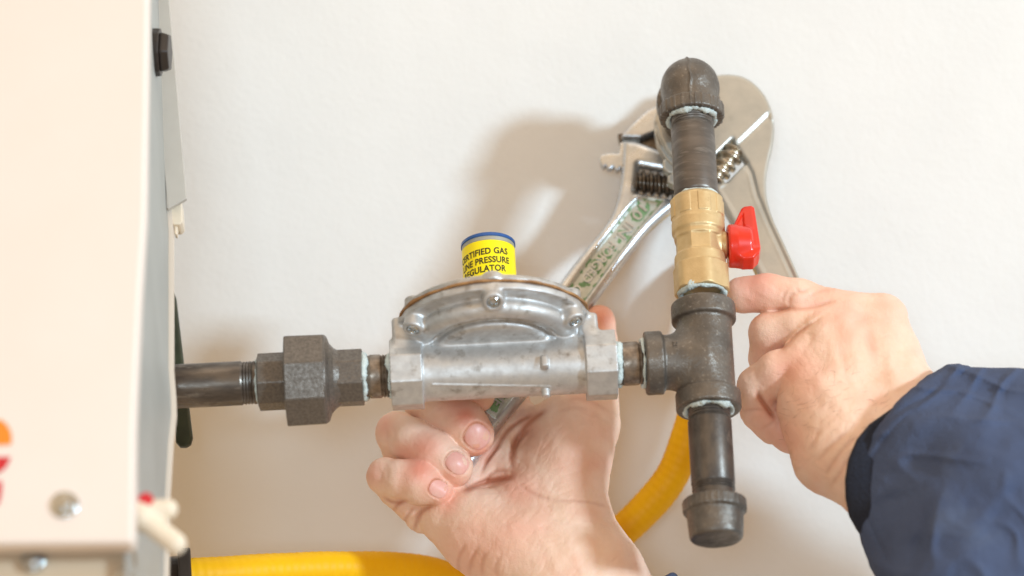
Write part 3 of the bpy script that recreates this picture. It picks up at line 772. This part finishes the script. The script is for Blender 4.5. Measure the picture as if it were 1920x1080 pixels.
def flat(mb_, pts, Y, mi): V = [P(x, y, Y) for x, y in pts]; mb_.add(V, [tuple(range(len(V) - 1, -1, -1))], mi)
mb = MB(); yd = YC - .0004
flat(mb, [(-30, 790)] + [(-12 + 34 * math.cos(t), 822 + 38 * math.sin(t)) for t in [D2R(a_) for a_ in range(-70, 25, 8)]] + [(-30, 836)], yd, 0)
flat(mb, [(-30, 858), (20, 856), (16, 868), (8, 880), (-6, 888), (-30, 892)], yd, 1)
flat(mb, [(-30, 906), (4, 902), (3, 925), (-2, 945), (-30, 952)], yd, 1)
mb.build("emblem_print", [M['orange'], M['red_dot']], ap)
# ivory lever
lv = Frame(P(285, 960, YC + .02), Vector((1, 0, 0)))
def leverf(X, Y, Z):
    def cp(a, b, ra, rb):
        a = np.array(a, float); b = np.array(b, float); ba = b - a
        t = np.clip(((X - a[0]) * ba[0] + (Y - a[1]) * ba[1] + (Z - a[2]) * ba[2]) / (ba @ ba), 0, 1)
        return np.sqrt((X - a[0] - t * ba[0]) ** 2 + (Y - a[1] - t * ba[1]) ** 2 + (Z - a[2] - t * ba[2]) ** 2) - (ra + (rb - ra) * t)
    f = smin(cp((-22, 0, -8), (48, 8, -66), 22, 21), cp((-20, 0, 2), (30, 4, 4), 22, 19), 10)
    return smin(f, cp((-40, 0, 0), (-18, 0, -10), 30, 28), 8)
le = sdf_mesh("gas_cock_lever", lv, (-75, -45, -95), (78, 45, 45), 1.8, leverf, M['lever'], ap)
mb = MB(); lathe(mb, Frame(lv.w(-10, 22, 16), Vector((1, 0, 0))), 'y', [(-9, 15), (1.5, 14)], 32); mb.build("red_mark", M['red_dot'], le)

# green bar behind the pipe
def gbar():
    Yg = .055; pts = [(322, 540), (331, 560), (345, 680), (362, 822), (358, 834), (350, 839), (338, 839), (330, 830), (322, 700), (316, 560)]
    o = plate("dark_green_bar", pts, Yg, 7, M['green_bar'], None, rd=4, step=2, sp=False)
    return tag(o, "dark green flat bar with rounded tip hanging behind the pipe beside the cabinet", "bar")
gbar()

# ------------------------------------------------------------------ yellow hose
hs = thing("gas_hose", P(360, 1085, .07), "yellow coated flexible gas hose looping along the wall behind the hand", "hose")
path = [(330, 1082, 62), (420, 1076, 70), (560, 1068, 90), (700, 1066, 110), (800, 1074, 125), (890, 1108, 135), (970, 1140, 140), (1050, 1095, 142), (1130, 1026, 140), (1200, 965, 134), (1258, 895, 124), (1292, 810, 112), (1318, 700, 102), (1322, 600, 98), (1320, 520, 98), (1318, 480, 130)]
pp = spline([tuple(P(x, y, Y * .001)) for x, y, Y in path], 22)
def tube(pts, R, seg, rad=None):
    V = []; F = []; n = len(pts); prev = None
    for i, p in enumerate(pts):
        t = Vector(pts[min(i + 1, n - 1)]) - Vector(pts[max(i - 1, 0)]); t.normalize()
        if prev is None: prev = t.orthogonal()
        nrm = (prev - t * prev.dot(t)).normalized(); prev = nrm; bn = t.cross(nrm)
        r = R * (rad(i) if rad else 1)
        for k in range(seg):
            a = 2 * math.pi * k / seg; V.append(Vector(p) + (nrm * math.cos(a) + bn * math.sin(a)) * r)
    for i in range(n - 1):
        for k in range(seg): F.append((i * seg + k, i * seg + (k + 1) % seg, (i + 1) * seg + (k + 1) % seg, (i + 1) * seg + k))
    F.append(tuple(range(seg - 1, -1, -1))); F.append(tuple((n - 1) * seg + k for k in range(seg)))
    return V, F
# resample evenly for corrugations
def resample(pts, d):
    pts = [np.array(p) for p in pts]; out = [pts[0]]; acc = 0
    for a, b in zip(pts[:-1], pts[1:]):
        L_ = np.linalg.norm(b - a); t = d - acc
        while t <= L_: out.append(a + (b - a) * t / L_); t += d
        acc = (acc + L_) % d
    return out
pr = resample(pp, .0007)
V, F = tube(pr, .0086, 32, lambda i: 1 + .009 * math.sin(i * 2 * math.pi / 6) + .012 * math.sin(i * .13))
mb = MB(); mb.add(V, F); mb.build("hose_tube", M['hose'], hs, smooth=True)
cf = Frame(P(346, 1088, .062), P(420, 1076, .064) - P(330, 1082, .062)); mb = MB()
lathe(mb, cf, 'x', [(-40, 30), (-30, 46), (8, 48), (14, 40)], 32); lathe(mb, cf, 'x', [(-10, 68), (14, 68)], 6, .3)
mb.build("hose_fitting", M['black'], hs, bevel=.0008)

# ------------------------------------------------------------------ person: two hands and sleeves
class Sculpt:
    def __init__(s, lo, hi, step):
        s.lo = np.array(lo, float); s.step = step
        s.n = [int((hi[q] - lo[q]) / step) + 1 for q in range(3)]
        s.ax = [(lo[q] + np.arange(s.n[q]) * step).astype(np.float32) for q in range(3)]
        s.f = np.full(s.n, 60., dtype=np.float32)
    def new(s): return np.full(s.n, 60., dtype=np.float32)
    def cone(s, f, a, b, ra, rb, k=8, flat=1.0):
        a = np.array(a, float); b = np.array(b, float); m = max(ra, rb) + k + 14
        l = np.minimum(a, b) - m; h = np.maximum(a, b) + m; sl = []
        for q in range(3):
            i0 = max(0, int((l[q] - s.lo[q]) / s.step)); i1 = min(s.n[q], int((h[q] - s.lo[q]) / s.step) + 2)
            if i1 <= i0: return
            sl.append(slice(i0, i1))
        X = s.ax[0][sl[0]][:, None, None]; Y = s.ax[1][sl[1]][None, :, None]; Z = s.ax[2][sl[2]][None, None, :]
        ba = b - a; L_ = ba @ ba + 1e-6
        t = np.clip(((X - a[0]) * ba[0] + (Y - a[1]) * ba[1] + (Z - a[2]) * ba[2]) / L_, 0, 1)
        d = np.sqrt((X - a[0] - t * ba[0]) ** 2 + (Y - a[1] - t * ba[1]) ** 2 + (Z - a[2] - t * ba[2]) ** 2) - (ra + (rb - ra) * t)
        f[tuple(sl)] = smin(f[tuple(sl)], np.minimum(d, 60).astype(np.float32), k)
    def chain(s, pts, k=8, f=None):
        """pts: (px,py,Ypx,r)"""
        f = s.f if f is None else f
        q = [(H(p[0], p[1], p[2]), p[3]) for p in pts]
        for (a, ra), (b, rb) in zip(q[:-1], q[1:]): s.cone(f, a, b, ra, rb, k)
    def finger(s, pts, k=6, join=3):
        f = s.new(); s.chain(pts, k, f); s.f = smin(s.f, f, join)
    def hmap(s):
        ins = s.f < 0; n = s.n[2]; rev = ins[:, :, ::-1]; any_ = rev.any(axis=2); i = n - 1 - rev.argmax(axis=2)
        i1 = np.minimum(i + 1, n - 1); I, J = np.meshgrid(np.arange(s.n[0]), np.arange(s.n[1]), indexing='ij')
        fa = s.f[I, J, i]; fb = s.f[I, J, i1]; t = np.where(any_, fa / np.minimum(fa - fb, -1e-6), 0)
        hm = s.lo[2] + (i + t) * s.step
        return np.where(any_, hm, -1e4)
    def sculpt2d(s, Smap, reach=26):
        hm = s.hmap(); Z = s.ax[2][None, None, :]
        s.f = s.f + (Smap[:, :, None] * np.clip(1.6 - np.abs(Z - hm[:, :, None]) / reach, 0, 1)).astype(np.float32)
    def xy(s): return np.meshgrid(s.ax[0], s.ax[1], indexing='ij')
    def sample(s, A, x, y):
        fx = np.clip((x - s.lo[0]) / s.step, 0, s.n[0] - 1.001); fy = np.clip((y - s.lo[1]) / s.step, 0, s.n[1] - 1.001)
        i = fx.astype(int); j = fy.astype(int); u, v = fx - i, fy - j
        return A[i, j] * (1 - u) * (1 - v) + A[i + 1, j] * u * (1 - v) + A[i, j + 1] * (1 - u) * v + A[i + 1, j + 1] * u * v
    def build(s, name, mat, parent, attrs=None):
        V, F = surface_nets(s.f, s.lo, (s.step,) * 3)
        W = hand_world(V); o = mesh_obj(name, W, F[:, ::-1].copy(), mat, parent, True)
        if attrs and len(o.data.vertices) == len(V):
            for nm, A in attrs.items():
                at = o.data.attributes.new(nm, 'FLOAT', 'POINT'); at.data.foreach_set("value", np.clip(s.sample(A, V[:, 0], V[:, 1]), 0, 1).astype(np.float32))
        return o
def strokes(X, Y, items):
    out = np.zeros(X.shape)
    for pts, dep, wd in items:
        pts = [tuple(p) for p in spline(pts, 4)] if len(pts) > 2 else pts
        d = line_dist(X, Y, pts)
        n = len(pts); e0 = np.hypot(X - pts[0][0], Y - pts[0][1]); e1 = np.hypot(X - pts[-1][0], Y - pts[-1][1])
        fade = np.clip(np.minimum(e0, e1) / (wd * 4), .15, 1)
        out += dep * fade * np.exp(-(d / wd) ** 2)
    return out
def blobs(X, Y, items):
    out = np.zeros(X.shape)
    for x, y, r, a in items: out = np.maximum(out, a * np.exp(-((X - x) ** 2 + (Y - y) ** 2) / r ** 2))
    return out
def nail_coords(X, Y, c, ang, L_, W_):
    ux, uy = math.cos(ang), math.sin(ang)
    a = ((X - c[0]) * ux + (Y - c[1]) * uy) / L_; b = (-(X - c[0]) * uy + (Y - c[1]) * ux) / W_
    return a, b
def nail_groove(X, Y, c, ang, L_, W_, dep=2.2):
    a, b = nail_coords(X, Y, c, ang, L_, W_)
    e = (np.abs(a) ** 2.6 + np.abs(b) ** 2.6) ** (1 / 2.6)
    g = dep * np.exp(-((e - 1.03) / .10) ** 2) + 1.2 * (e < 1) - 1.4 * np.exp(-((e - 1.25) / .13) ** 2) * (a < .6)
    return g
def nail_mesh(sp, hm, c, ang, L_, W_, parent, bulge=1.6, lift=.9):
    n = 18; V = []; F = []
    ux, uy = math.cos(ang), math.sin(ang)
    rings = [0, .2, .4, .6, .75, .86, .94, 1.0]; seg = 40
    pts = []
    for ri, r in enumerate(rings):
        for k in range(seg):
            t = 2 * math.pi * k / seg; ca, sa = math.cos(t), math.sin(t)
            e = (abs(ca) ** 2.6 + abs(sa) ** 2.6) ** (-1 / 2.6)
            a, b = r * e * ca, r * e * sa
            x = c[0] + ux * a * L_ - uy * b * W_; y = c[1] + uy * a * L_ + ux * b * W_
            pts.append((x, y, r))
    pts = np.array(pts)
    h = sp.sample(hm, pts[:, 0], pts[:, 1])
    # smooth plane-quadratic fit so the plate is a clean curved shell
    dx, dy = (pts[:, 0] - c[0]) / L_, (pts[:, 1] - c[1]) / L_
    ok = h > -1e3
    A = np.stack([np.ones_like(dx), dx, dy, dx * dx, dx * dy, dy * dy], 1)
    co = np.linalg.lstsq(A[ok], h[ok], rcond=None)[0]; hh = A @ co
    top = hh + lift + bulge * (1 - pts[:, 2] ** 2) * .5 - (pts[:, 2] > .97) * 1.2
    Vt = np.stack([pts[:, 0], pts[:, 1], top], 1); Vb = np.stack([pts[:, 0], pts[:, 1], hh - 3], 1)[-seg:]
    V = np.concatenate([Vt, Vb]); m = len(rings)
    for i in range(m - 1):
        for k in range(seg):
            F.append((i * seg + k, (i + 1) * seg + k, (i + 1) * seg + (k + 1) % seg, i * seg + (k + 1) % seg))
    for k in range(seg):
        F.append(((m - 1) * seg + k, m * seg + k, m * seg + (k + 1) % seg, (m - 1) * seg + (k + 1) % seg))
    W = hand_world(V)
    return mesh_obj("fingernail", W, np.array([f[::-1] for f in F]), M['nail'], parent, True)

person = thing("person", P(1500, 1300, .0), "person in a navy work jacket, only both bare hands showing, holding two wrenches", "person")
# ---- hand from below, palm towards the camera
def hb(x, y, Y): return H(x, y, Y)[2]
hs_ = [hb(700, 900, 400), hb(1100, 1200, 60)]
L = Sculpt((660, 540, hb(800, 560, 330)), (1330, 1240, hb(1150, 1240, 150) + 120), 2.6)
c = L.chain
# palm and wrist
c([(1084, 806, 262, 76), (1072, 862, 258, 70), (1060, 925, 262, 74), (1068, 1005, 262, 86), (1106, 1085, 262, 100), (1190, 1250, 262, 118)], 26)
c([(845, 965, 262, 62), (905, 1000, 262, 78), (980, 1040, 262, 98), (1050, 1100, 262, 108), (1120, 1250, 262, 125)], 26)
c([(850, 940, 300, 52), (930, 850, 340, 58), (985, 800, 350, 44)], 26)
c([(1000, 960, 272, 82), (1040, 1040, 262, 92)], 30)
c([(985, 800, 320, 34), (1068, 800, 262, 60)], 26)
c([(950, 900, 315, 60), (1020, 900, 290, 70)], 30)
c([(880, 900, 340, 50), (960, 770, 345, 30), (965, 740, 345, 26)], 20)
# thumb along the back of the regulator
L.finger([(1098, 786, 262, 66), (1110, 700, 268, 48), (1122, 640, 270, 33), (1124, 604, 262, 27), (1124, 600, 262, 26)], 14, 10)
# index
L.finger([(960, 770, 345, 34), (870, 690, 300, 38), (838, 715, 225, 38), (880, 735, 205, 36), (896, 742, 210, 32)], 6, 4)
# middle
L.finger([(930, 850, 345, 42), (815, 800, 330, 42), (800, 752, 235, 43), (835, 772, 200, 45), (870, 796, 190, 44), (886, 815, 198, 41)], 7, 3)
# ring
L.finger([(880, 900, 340, 42), (770, 880, 320, 42), (745, 812, 225, 40), (770, 824, 205, 41), (812, 850, 192, 43), (850, 877, 198, 38)], 7, 3)
# little
L.finger([(850, 945, 290, 44), (796, 962, 280, 38), (745, 915, 240, 36), (722, 893, 215, 34), (752, 898, 198, 36), (785, 904, 196, 43), (822, 924, 206, 29)], 7, 3)
X, Y = L.xy()
cr = strokes(X, Y, [
    ([(1003, 775), (960, 800), (925, 845), (905, 875)], 4, 4), ([(1030, 765), (985, 800), (958, 850), (962, 880)], 4, 5), ([(962, 880), (955, 895), (905, 905), (860, 925)], 5, 5),
    ([(1000, 800), (970, 830), (962, 870)], 3, 4), ([(940, 830), (915, 862), (900, 890)], 3, 3), ([(957, 882), (925, 885), (905, 910)], 2.5, 3),
    ([(970, 905), (1000, 925), (1040, 938)], 1.6, 4), ([(1040, 938), (1090, 940), (1140, 950)], 1.3, 3),
    ([(775, 1000), (790, 960), (820, 945)], 3, 4), ([(757, 985), (765, 965), (780, 950)], 2.4, 3), ([(735, 962), (745, 948), (758, 940)], 2.6, 3), ([(715, 930), (740, 942), (770, 938)], 3, 3.5),
    ([(862, 1080), (860, 1050), (875, 1015)], 1.6, 4), ([(880, 1080), (885, 1050), (900, 1020)], 1.8, 4), ([(905, 1085), (905, 1050), (918, 1030)], 1.8, 4), ([(935, 1090), (930, 1060), (945, 1035)], 1.2, 4),
    ([(1055, 755), (1085, 748), (1120, 760), (1145, 780)], 1.3, 5), ([(1040, 775), (1075, 765), (1110, 775)], 1.0, 4),
    ([(1000, 985), (1030, 1030), (1050, 1080)], -1.5, 9), ([(1060, 990), (1075, 1040), (1100, 1090)], -1.4, 8),
    ([(722, 800), (728, 815), (724, 830)], .6, 3), ([(735, 795), (741, 812), (738, 832)], .5, 3), ([(712, 880), (716, 895), (712, 912)], .6, 3), ([(724, 872), (728, 890), (724, 910)], .5, 3),
    ([(800, 850), (812, 836)], .8, 3), ([(790, 880), (796, 862)], .8, 3), ([(820, 770), (835, 758)], 1.0, 3),
])
dep = cr.copy()
n_l = [((895, 819), D2R(38), 23, 23), ((857, 869), D2R(38), 22, 19), ((822, 917), D2R(30), 17, 16)]
for nl in n_l: dep += nail_groove(X, Y, *nl)
wx, wy = X + vnoise(X, Y, X * 0, 40, 64) * 30, Y + vnoise(X, Y, X * 0, 40, 65) * 30
line1 = 1 - np.abs(vnoise(wx * .78 + wy * .62, (wy * .78 - wx * .62) * .22, X * 0, 9, 63)) * 6
line2 = 1 - np.abs(vnoise(wx * .5 - wy * .86, (wy * .5 + wx * .86) * .2, X * 0, 12, 66)) * 6
palm = np.clip((X - 850) / 60, 0, 1) * np.clip((Y - 740) / 40, 0, 1)
wr = vnoise(X, Y, X * 0, 16, 61) * 1.8 + vnoise(X, Y, X * 0, 6, 62) * .6 + (np.clip(line1, 0, 1) ** 2 * 1.1 + np.clip(line2, 0, 1) ** 2 * .9) * (.35 + .65 * palm)
tip_l = 1 - np.abs(vnoise((X * .75 + Y * .66) * 1.0, (Y * .75 - X * .66) * .25, X * 0, 5, 67)) * 6
L.sculpt2d(dep + wr * .8 + np.clip(tip_l, 0, 1) ** 2 * .45 * (1 - palm))
fl = 1.15 * blobs(X, Y, [(790, 880, 34, .75), (812, 905, 30, .6), (800, 838, 34, .6), (770, 850, 30, .35), (872, 778, 32, .7), (905, 800, 30, .5), (850, 895, 28, .5), (835, 930, 30, .6), (720, 800, 25, .35), (700, 890, 22, .4),
                  (880, 1030, 60, .3), (960, 990, 60, .28), (980, 920, 40, .4), (1080, 870, 60, .22), (1125, 595, 34, .7), (905, 845, 26, .55), (860, 760, 40, .6)]) + np.clip(vnoise(X, Y, X * 0, 30, 71), 0, 1) * .35
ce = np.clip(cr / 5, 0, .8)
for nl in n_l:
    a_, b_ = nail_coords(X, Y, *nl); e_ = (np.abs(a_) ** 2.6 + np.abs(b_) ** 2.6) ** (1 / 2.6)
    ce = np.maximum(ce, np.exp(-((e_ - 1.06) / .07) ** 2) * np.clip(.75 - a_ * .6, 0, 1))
hm = L.hmap()
lh = L.build("left_hand", M['skin'], person, {"flush": fl, "crease": ce})
lh.name = "hand"; lh['label'] = "palm side hand curled round the smaller wrench"
for nl in n_l:
    nail_mesh(L, hm, nl[0], nl[1], nl[2], nl[3], lh)

# ---- hand from the right, back towards the camera
R_ = Sculpt((1345, 480, hb(1500, 500, 320)), (2000, 1120, hb(1800, 1120, -60) + 130), 2.6)
c = R_.chain
c([(1592, 598, 105, 52), (1575, 680, 85, 72), (1575, 780, 60, 84), (1600, 840, 40, 92), (1720, 940, -10, 110), (1860, 1060, -40, 130)], 34)
c([(1655, 598, 120, 48), (1655, 680, 100, 70), (1680, 760, 70, 84), (1740, 860, 20, 108), (1900, 980, -20, 130)], 34)
c([(1500, 690, 85, 52), (1530, 760, 70, 62), (1575, 850, 45, 78)], 26)
c([(1540, 640, 92, 56), (1600, 720, 75, 80)], 30)
c([(1500, 770, 90, 40), (1545, 860, 60, 60)], 22)
# index
R_.finger([(1392, 553, 105, 35), (1440, 550, 98, 36), (1500, 562, 96, 38), (1560, 583, 100, 40), (1620, 602, 110, 44)], 10, 10)
# middle
R_.finger([(1450, 700, 190, 30), (1438, 672, 165, 33), (1442, 624, 112, 37), (1500, 612, 92, 38), (1560, 612, 92, 44)], 10, 6)
# ring
R_.finger([(1450, 800, 170, 34), (1425, 770, 145, 36), (1421, 725, 105, 38), (1460, 700, 80, 42), (1505, 688, 74, 48)], 10, 4)
# little, tucked under
R_.finger([(1422, 762, 150, 34), (1446, 790, 160, 36), (1482, 816, 165, 33), (1520, 830, 168, 30)], 8, 3)
X, Y = R_.xy()
cr = strokes(X, Y, [
    ([(1455, 662), (1475, 648), (1500, 622), (1545, 592)], 3.5, 4), ([(1440, 586), (1470, 580), (1520, 577), (1570, 562)], 2.5, 4),
    ([(1420, 728), (1424, 745), (1440, 768), (1458, 790)], 6, 4.5), ([(1392, 770), (1420, 768), (1440, 772)], 1.6, 3), ([(1425, 805), (1445, 795), (1455, 782)], 1.4, 3),
    ([(1478, 575), (1482, 555), (1500, 548)], 1.8, 3.5), ([(1490, 535), (1500, 548), (1520, 540)], 1.8, 3), ([(1465, 570), (1470, 552), (1476, 540)], 1.5, 3), ([(1510, 560), (1540, 545), (1560, 548)], 1.3, 3.5),
    ([(1455, 645), (1470, 650), (1480, 640)], 1.4, 4), ([(1512, 615), (1520, 635), (1505, 650)], 2.5, 7),
    ([(1530, 870), (1560, 835), (1600, 800)], 1.6, 5), ([(1545, 895), (1575, 850), (1610, 815)], 1.8, 4), ([(1555, 915), (1580, 880), (1600, 840)], 1.6, 4), ([(1515, 850), (1530, 820), (1540, 800)], 1.2, 4),
    ([(1590, 600), (1610, 680), (1640, 760)], -2.2, 13), ([(1660, 600), (1670, 680), (1690, 750)], -2.4, 13), ([(1510, 690), (1560, 740), (1610, 800)], -2.0, 13), ([(1545, 640), (1590, 720)], -1.2, 12),
    ([(1625, 590), (1632, 640), (1650, 700)], 1.8, 12), ([(1570, 620), (1580, 680), (1600, 740)], 1.2, 10),
])
for x, y, r, a in ((1590, 590, 28, -5), (1665, 578, 30, -4), (1500, 668, 32, -5), (1535, 605, 22, -3)):
    cr2 = a * np.exp(-((X - x) ** 2 + (Y - y) ** 2) / r ** 2); cr = cr + cr2
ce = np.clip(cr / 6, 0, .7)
wx, wy = X + vnoise(X, Y, X * 0, 40, 84) * 30, Y + vnoise(X, Y, X * 0, 40, 85) * 30
line1 = 1 - np.abs(vnoise(wx * .6 - wy * .8, (wy * .6 + wx * .8) * .2, X * 0, 11, 83)) * 6
line2 = 1 - np.abs(vnoise(wx * .7 + wy * .7, (wy * .7 - wx * .7) * .25, X * 0, 10, 86)) * 6
low_ = np.clip((Y - 720) / 90, 0, 1)
wr = vnoise(X, Y, X * 0, 18, 81) * 2.0 + vnoise(X, Y, X * 0, 6, 82) * .5 + np.clip(line2, 0, 1) ** 2 * (.5 + .7 * low_) + np.clip(line1, 0, 1) ** 2 * .6
R_.sculpt2d(cr * 1.2 + wr * .8)
fl = blobs(X, Y, [(1420, 540, 50, .5), (1600, 600, 45, .35), (1480, 690, 50, .4), (1500, 740, 40, .25), (1430, 780, 40, .35), (1665, 590, 40, .25), (1545, 545, 40, .3), (1470, 815, 40, .4)]) + np.clip(vnoise(X, Y, X * 0, 30, 91), 0, 1) * .35
rh_ = R_.build("right_hand", M['skin'], person, {"flush": fl, "crease": ce})
rh_.name = "hand"; rh_['label'] = "back of the hand gripping the large wrench"

hmr = R_.hmap(); hr = random.Random(77); mbh = MB()
for k in range(90):
    x0, y0 = hr.uniform(1455, 1660), hr.uniform(690, 830)
    if x0 > 1600 and y0 < 720: continue
    a_ = hr.gauss(-.35, .6); L_ = hr.uniform(9, 24); cv = hr.uniform(-.06, .06); pts = []
    x, y = x0, y0
    for q in range(6):
        h_ = float(R_.sample(hmr, np.array([x]), np.array([y]))[0])
        pts.append((x, y, h_ + .2 + 1.6 * math.sin(q / 5 * 2.6))); a_ += cv * L_ / 5; x += math.cos(a_) * L_ / 5; y += math.sin(a_) * L_ / 5
    if min(p_[2] for p_ in pts) < -500: continue
    W_ = [Vector(v) for v in hand_world(np.array(pts))]
    V, F = tube(W_, .000045, 4, lambda i: 1 - i * .13); mbh.add(V, F)
M['hair'] = material("brown_hair", srgb(150, 96, 58), None, .5)
mbh.build("arm_hair", M['hair'], rh_)

# ---- sleeves
G = Sculpt((1560, 640, hb(1750, 700, 220)), (2240, 1400, hb(1900, 1300, -200) + 170), 4.0)
c = G.chain
c([(1690, 830, 30, 128), (1760, 870, 10, 160), (1900, 980, -30, 215), (2200, 1150, -60, 260)], 30)
c([(1780, 810, 40, 128), (1960, 870, 20, 175), (2200, 1000, 0, 230)], 40)
c([(1730, 960, 10, 130), (1860, 1130, -20, 220), (2000, 1350, -40, 250)], 40)
c([(1700, 885, 44, 128), (1735, 985, 20, 145)], 40)
c([(1680, 850, 50, 118), (1680, 930, 50, 112)], 40)
X, Y = G.xy()
edge = [(1740, 704), (1775, 684), (1820, 669), (1865, 674), (1930, 692), (2400, 690), (2400, 1500), (1690, 1500), (1650, 1100), (1630, 1060), (1614, 1015), (1604, 972), (1601, 915), (1609, 872), (1622, 835), (1646, 797), (1690, 745)]
trim = poly_sdf(X, Y, edge)
fo = strokes(X, Y, [([(1604, 880), (1630, 830), (1690, 770), (1780, 720)], 3.5, 5), ([(1660, 850), (1740, 790), (1850, 760)], -6, 18), ([(1625, 960), (1670, 935), (1720, 930)], 5, 10), ([(1650, 1040), (1700, 1000), (1800, 990)], -7, 22),
                    ([(1700, 1080), (1720, 1020), (1740, 960)], 7, 14), ([(1780, 710), (1860, 735), (1930, 724)], 5, 14), ([(1800, 860), (1870, 900), (1930, 880)], -7, 26), ([(1830, 950), (1880, 1010), (1900, 1080)], 6, 22), ([(1900, 760), (1870, 840), (1890, 900)], 5, 20)])
fx, fy = X + vnoise(X, Y, X * 0, 90, 111) * 80, Y + vnoise(X, Y, X * 0, 90, 112) * 80
r1 = 1 - np.abs(vnoise(fx * .75 + fy * .66, (fy * .75 - fx * .66) * .35, X * 0, 60, 95)) * 5
r2 = 1 - np.abs(vnoise(fx * .3 - fy * .95, (fy * .3 + fx * .95) * .4, X * 0, 48, 96)) * 5
fo += vnoise(X, Y, X * 0, 80, 113) * 12 - np.clip(r1, 0, 1) ** 1.5 * 7 - np.clip(r2, 0, 1) ** 1.5 * 5
hem = [(x + 17, y + 6) for x, y in edge[:5][::-1]] ; hem = [(1668, 1060), (1646, 1015), (1628, 972), (1624, 915), (1632, 876), (1648, 842), (1672, 808), (1716, 762), (1766, 722), (1820, 690)]
fo += strokes(X, Y, [(hem, 2.6, 3.2)]) * (.75 + .25 * np.sign(np.sin((X + Y) * .55))) + vnoise(X, Y, X * 0, 12, 97) * 1.2
G.sculpt2d(fo, 60)
G.f = smax(G.f, (trim + vnoise(X, Y, X * 0, 14, 98) * 4)[:, :, None].astype(np.float32), 11)
sl = G.build("sleeve", M['navy'], person)
sl['label'] = "navy jacket sleeve over the right hand"
K = Sculpt((1560, 700, hb(1750, 700, 220)), (1820, 1060, hb(1800, 1160, -100) + 150), 3.0)
c = K.chain
c([(1650, 800, 55, 104), (1742, 850, 20, 124)], 10); c([(1672, 870, 52, 112), (1745, 935, 10, 110)], 10); c([(1665, 915, 48, 104), (1745, 955, 10, 110)], 10)
X, Y = K.xy()
ke = [(1630, 795), (1606, 824), (1590, 862), (1584, 900), (1585, 935), (1592, 968), (1610, 1000), (1700, 1000), (1760, 900), (1740, 780), (1680, 760)]
K.chain([(1616, 850, 20, 118), (1640, 915, 12, 114), (1660, 960, 6, 108)], 8)
K.f = smax(K.f, poly_sdf(X, Y, ke)[:, :, None].astype(np.float32), 8)
K.build("knit_cuff", M['knit'], sl)
G2 = Sculpt((1040, 1020, hb(1200, 1040, 420)), (1420, 1330, hb(1200, 1330, 60) + 60), 4.0)
c = G2.chain
c([(1140, 1180, 262, 165), (1230, 1330, 262, 185)], 10)
Pc = np.array(H(1160, 1180, 262)); nrm = np.array([-.52, -.85, 0.0]); nrm /= np.linalg.norm(nrm)
Gx = G2.ax[0][:, None, None]; Gy = G2.ax[1][None, :, None]; Gz = G2.ax[2][None, None, :]
trim = (Gx - Pc[0]) * nrm[0] + (Gy - Pc[1]) * nrm[1] + (Gz - Pc[2]) * nrm[2] - 40
G2.f = smax(G2.f, trim.astype(np.float32), 8)
s2 = G2.build("sleeve", M['navy'], person)
s2['label'] = "navy jacket sleeve at the lower edge"
bpy.context.view_layer.update()
